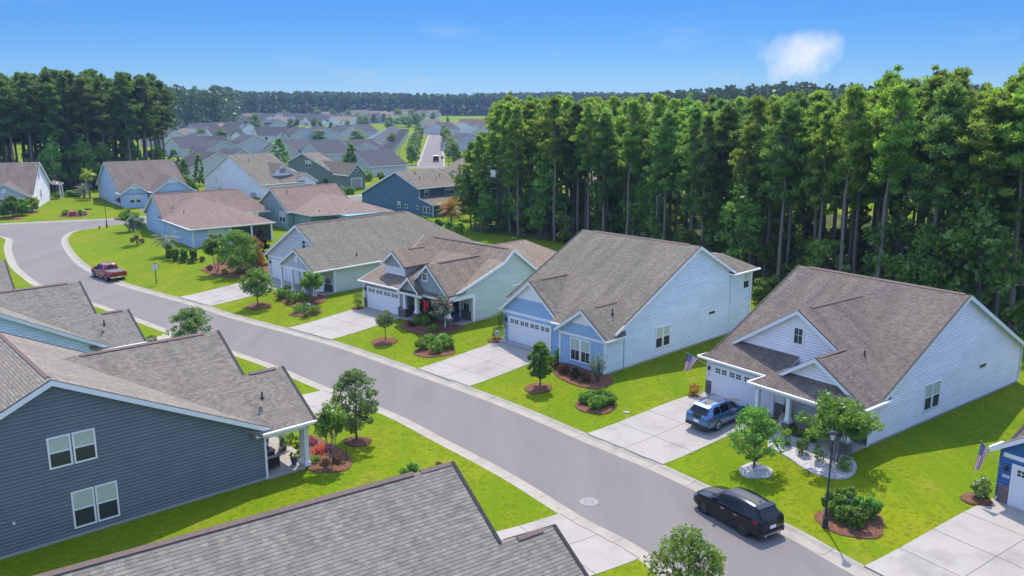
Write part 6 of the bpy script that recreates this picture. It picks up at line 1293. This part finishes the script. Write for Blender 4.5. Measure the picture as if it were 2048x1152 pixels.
# ---- flags ----
FR_=plain('flag_red',(.5,.02,.035),.7,noise=.05); FW_=plain('flag_white',(.78,.76,.76),.7,noise=.03); FB_=plain('flag_blue',(.03,.04,.22),.7,noise=.05)
def flag(name,label,top,pole_from,drop,wid,kind='us',lean=(0,0)):
    """hanging flag: top = tip of pole (world), pole_from = bracket on the house"""
    r_=empty(name,tuple(pole_from),0,label,'flag'); P0=Vector((0,0,0)); P1=Vector(top)-Vector(pole_from); m=MB(); m.tube(P0,P1,.016,.014,6,CHR); m.lathe([(.001,-.03),(.03,0),(.001,.03)],8,plain('gold_ball',(.6,.45,.1),.3),tuple(P1)); m.build('pole',r_,uv=False)
    d=(P0-P1).normalized(); nu,nv=13,14; V={};
    for i in range(nu+1):
        for j in range(nv+1):
            u=i/nu; v=j/nv   # u along pole from tip, v down
            a=P1+d*(.06+wid*u*(1-.55*v*.8)); fold=.07*math.sin(u*11+v*1.5)*min(1,v*2); n=Vector((-d.y,d.x,0)).normalized() if abs(d.x)+abs(d.y)>1e-3 else Vector((1,0,0))
            V[i,j]=a+Vector((0,0,-drop*v*(1-.12*u)))+n*fold+Vector((lean[0]*v,lean[1]*v,0))+Vector((0,0,(P1.z-a.z)*.75*v))
    m=MB()
    for i in range(nu):
        for j in range(nv):
            if kind=='us': mt=FB_ if (j<6 and i<7) else (FR_ if i%2==0 else FW_)
            else: mt=FR_
            if kind=='us' and mt is FB_ and (i+j)%3==0 and False: mt=FW_
            m.face([V[i,j],V[i+1,j],V[i+1,j+1],V[i,j+1]],mt)
    if kind=='us':
        for i in range(1,7):
            for j in range(1,6):
                if (i+j)%2==0:
                    c_=(V[i,j]+V[min(nu,i+1),j+1])/2; e=(V[i+1,j]-V[i,j])*.3; f_=(V[i,j+1]-V[i,j])*.25; n=e.cross(f_).normalized()*.006
                    for sg in (1,-1): m.face([c_-e-f_+n*sg,c_+e-f_+n*sg,c_+e+f_+n*sg,c_-e+f_+n*sg],FW_)
    o=m.build('banner',r_,uv=False); return r_
p=F5.w(-.04,.2,2.0); tip=Vector((*at(1389,722,3.35),3.35)); tip=Vector(p)+(tip-Vector(p)).normalized()*1.75
flag('flag','striped red, white and blue flag hanging at the left corner of the white house',F5.w(-1.35,-.7,2.75),F5.w(-.06,.1,2.0),1.35,.85,lean=(-.25,-.1))
flag('flag','striped red, white and blue flag hanging from the corner of the navy house',F6.w(-.85,-.95,3.2),F6.w(-.1,-.2,1.9),1.6,.62,lean=(-.28,-.15))
flag('flag','plain red flag hanging by the porch of the sage house',F3.w(9.9,-1.0,2.5),F3.w(10.6,-.1,1.8),1.2,.6,kind='red')
# ---- porch furniture ----
WK=plain('wicker_dark',(.025,.02,.018),.8,noise=.3,nscale=30); CU=plain('cushion',(.45,.45,.43),.9)
def armchair(w,yaw,label,parts=True,frame=WK,cush=CU,group=None,sc=1.0):
    r_=empty('armchair',tuple(w),-R(yaw),label,'chair',group); r_.scale=(sc,)*3
    m=MB(); m.box(-.33,.33,-.3,.35,.12,.4,frame); m.build('seat',r_,uv=False); m=MB(); m.hexa([(-.33,-.38,.12),(.33,-.38,.12),(.33,-.28,.12),(-.33,-.28,.12),(-.33,-.5,.95),(.33,-.5,.95),(.33,-.4,.95),(-.33,-.4,.95)],frame); m.build('backrest',r_,uv=False)
    m=MB(); m.box(-.27,.27,-.26,.33,.4,.5,cush); m.build('cushion',r_,uv=False)
    for sx in (-1,1): m=MB(); m.box(min(sx*.33,sx*.42),max(sx*.33,sx*.42),-.36,.36,.1,.62,frame); m.build('armrest',r_,uv=False)
    for sx in (-1,1):
        for sy in (-.3,.3): m=MB(); m.box(sx*.36-.03,sx*.36+.03,sy-.03,sy+.03,0,.13,frame); m.build('leg',r_,uv=False)
armchair(FA.w(-1.0,.75,.13),49,'dark wicker armchair with pale cushion on the slate house porch, nearer one'); armchair(FA.w(-2.7,.8,.13),49,'dark wicker armchair on the slate house porch, farther one behind the table')
r_=empty('side_table',tuple(FA.w(-1.9,1.0,.13)),-R(49),'dark square side table between the porch armchairs','table'); m=MB(); m.box(-.35,.35,-.35,.35,.6,.66,plain('table_top',(.2,.19,.18),.5)); m.build('table_top',r_,uv=False)
m=MB(); m.box(-.31,.31,-.31,.31,.0,.6,WK); m.build('base',r_,uv=False)
pt=empty('lantern',tuple(FA.w(-1.9,1.0,.8)),0,'small dark lantern standing on the porch side table','lantern'); m=MB(); m.box(-.07,.07,-.07,.07,0,.2,M['black']); m.build('body',pt,uv=False); m=MB(); m.lathe([(.1,.2),(.03,.27),(.001,.3)],8,M['black']); m.build('cap',pt,uv=False)
def pot(w,label,mat=None,leaf='mid',r=.2):
    r_=empty('potted_plant',tuple(w),0,label,'potted plant'); m=MB(); m.lathe([(.001,0),(r*.7,0),(r,.32),(r*1.05,.35),(r*.9,.33)],14,mat or plain('blue_pot',(.03,.06,.2),.3)); m.build('pot',r_,uv=False)
    V,F=crown([((0,0,.5),(r*1.2,r*1.2,.2))],60,.1,1.8,.6,.8); np_mesh('foliage',V,F,M[leaf],r_)
pot(FA.w(-.45,1.9,.13),'plant in a blue pot at the front corner of the slate house porch'); pot(FA.w(-4.6,2.2,.13),'potted plant with red flowers at the far end of the slate house porch',leaf='red')
armchair(F3.w(11.0,1.6,.13),220,'dark blue cushioned chair on the sage house porch',frame=plain('navy_fabric',(.01,.02,.07),.8),cush=plain('navy_cushion',(.015,.03,.12),.9),sc=1.2)
armchair(F2.w(-1.2,-1.3,.13),240,'white reclining chair on the pale grey house porch',frame=M['white'],cush=M['white'],sc=1.1)
pot(F5.w(7.2,-1.2,.13),'pale flower arrangement in the dark porch of the white house',mat=M['gutter'],leaf='whitef')
# patio umbrella behind the pale grey house
x,y=at(950,482,3.6); r_=empty('patio_umbrella',(x,y,.6),0,'off-white square patio umbrella behind the pale grey roof','umbrella'); m=MB(); m.tube((0,0,0),(0,0,3.0),.03,.03,8,M['white']); m.build('pole',r_,uv=False); m=MB(); UC=plain('canvas',(.42,.39,.35),.9)
q=[(-1.5,-1.5,2.3),(1.5,-1.5,2.3),(1.5,1.5,2.3),(-1.5,1.5,2.3)]
for k in range(4): m.prism([q[k],q[(k+1)%4],(0,0,2.95)],(0,0,-.04),UC)
m.build('canopy',r_,uv=False); r_.location.z=tz(x,y)
# air conditioning and meter boxes on walls of the second row, downspout splash blocks
for fr,a,b,l in ((F9,.3,-.5,'grey air-conditioning unit at the corner of the white dormer house'),(F10,-1.5,-1.0,'grey air-conditioning unit beside the olive house')):
    r_=empty('ac_unit',tuple(fr.w(a,b,0)),fr.rz,l,'air conditioner'); m=MB(); m.box(-.45,.45,-.45,.45,0,.9,UB); m.build('casing',r_,uv=False); m=MB(); m.lathe([(.35,.9),(.35,.94),(.001,.95)],16,M['black']); m.build('fan_grille',r_,uv=False)
hzm=bpy.data.materials.new('haze'); hzm.use_nodes=True; t=hzm.node_tree
t.nodes.remove(t.nodes['Principled BSDF']); o_=[n for n in t.nodes if n.type=='OUTPUT_MATERIAL'][0]
pv=N(t,'ShaderNodeVolumePrincipled'); pv.inputs['Density'].default_value=.00016; pv.inputs['Color'].default_value=(.42,.62,1,1); pv.inputs['Anisotropy'].default_value=.0; L(t,pv.outputs[0],o_.inputs['Volume'])
m=MB(); m.box(-1400,1400,-120,2600,-1.6,36,hzm); tag(m.build('haze',uv=False),kind='stuff')
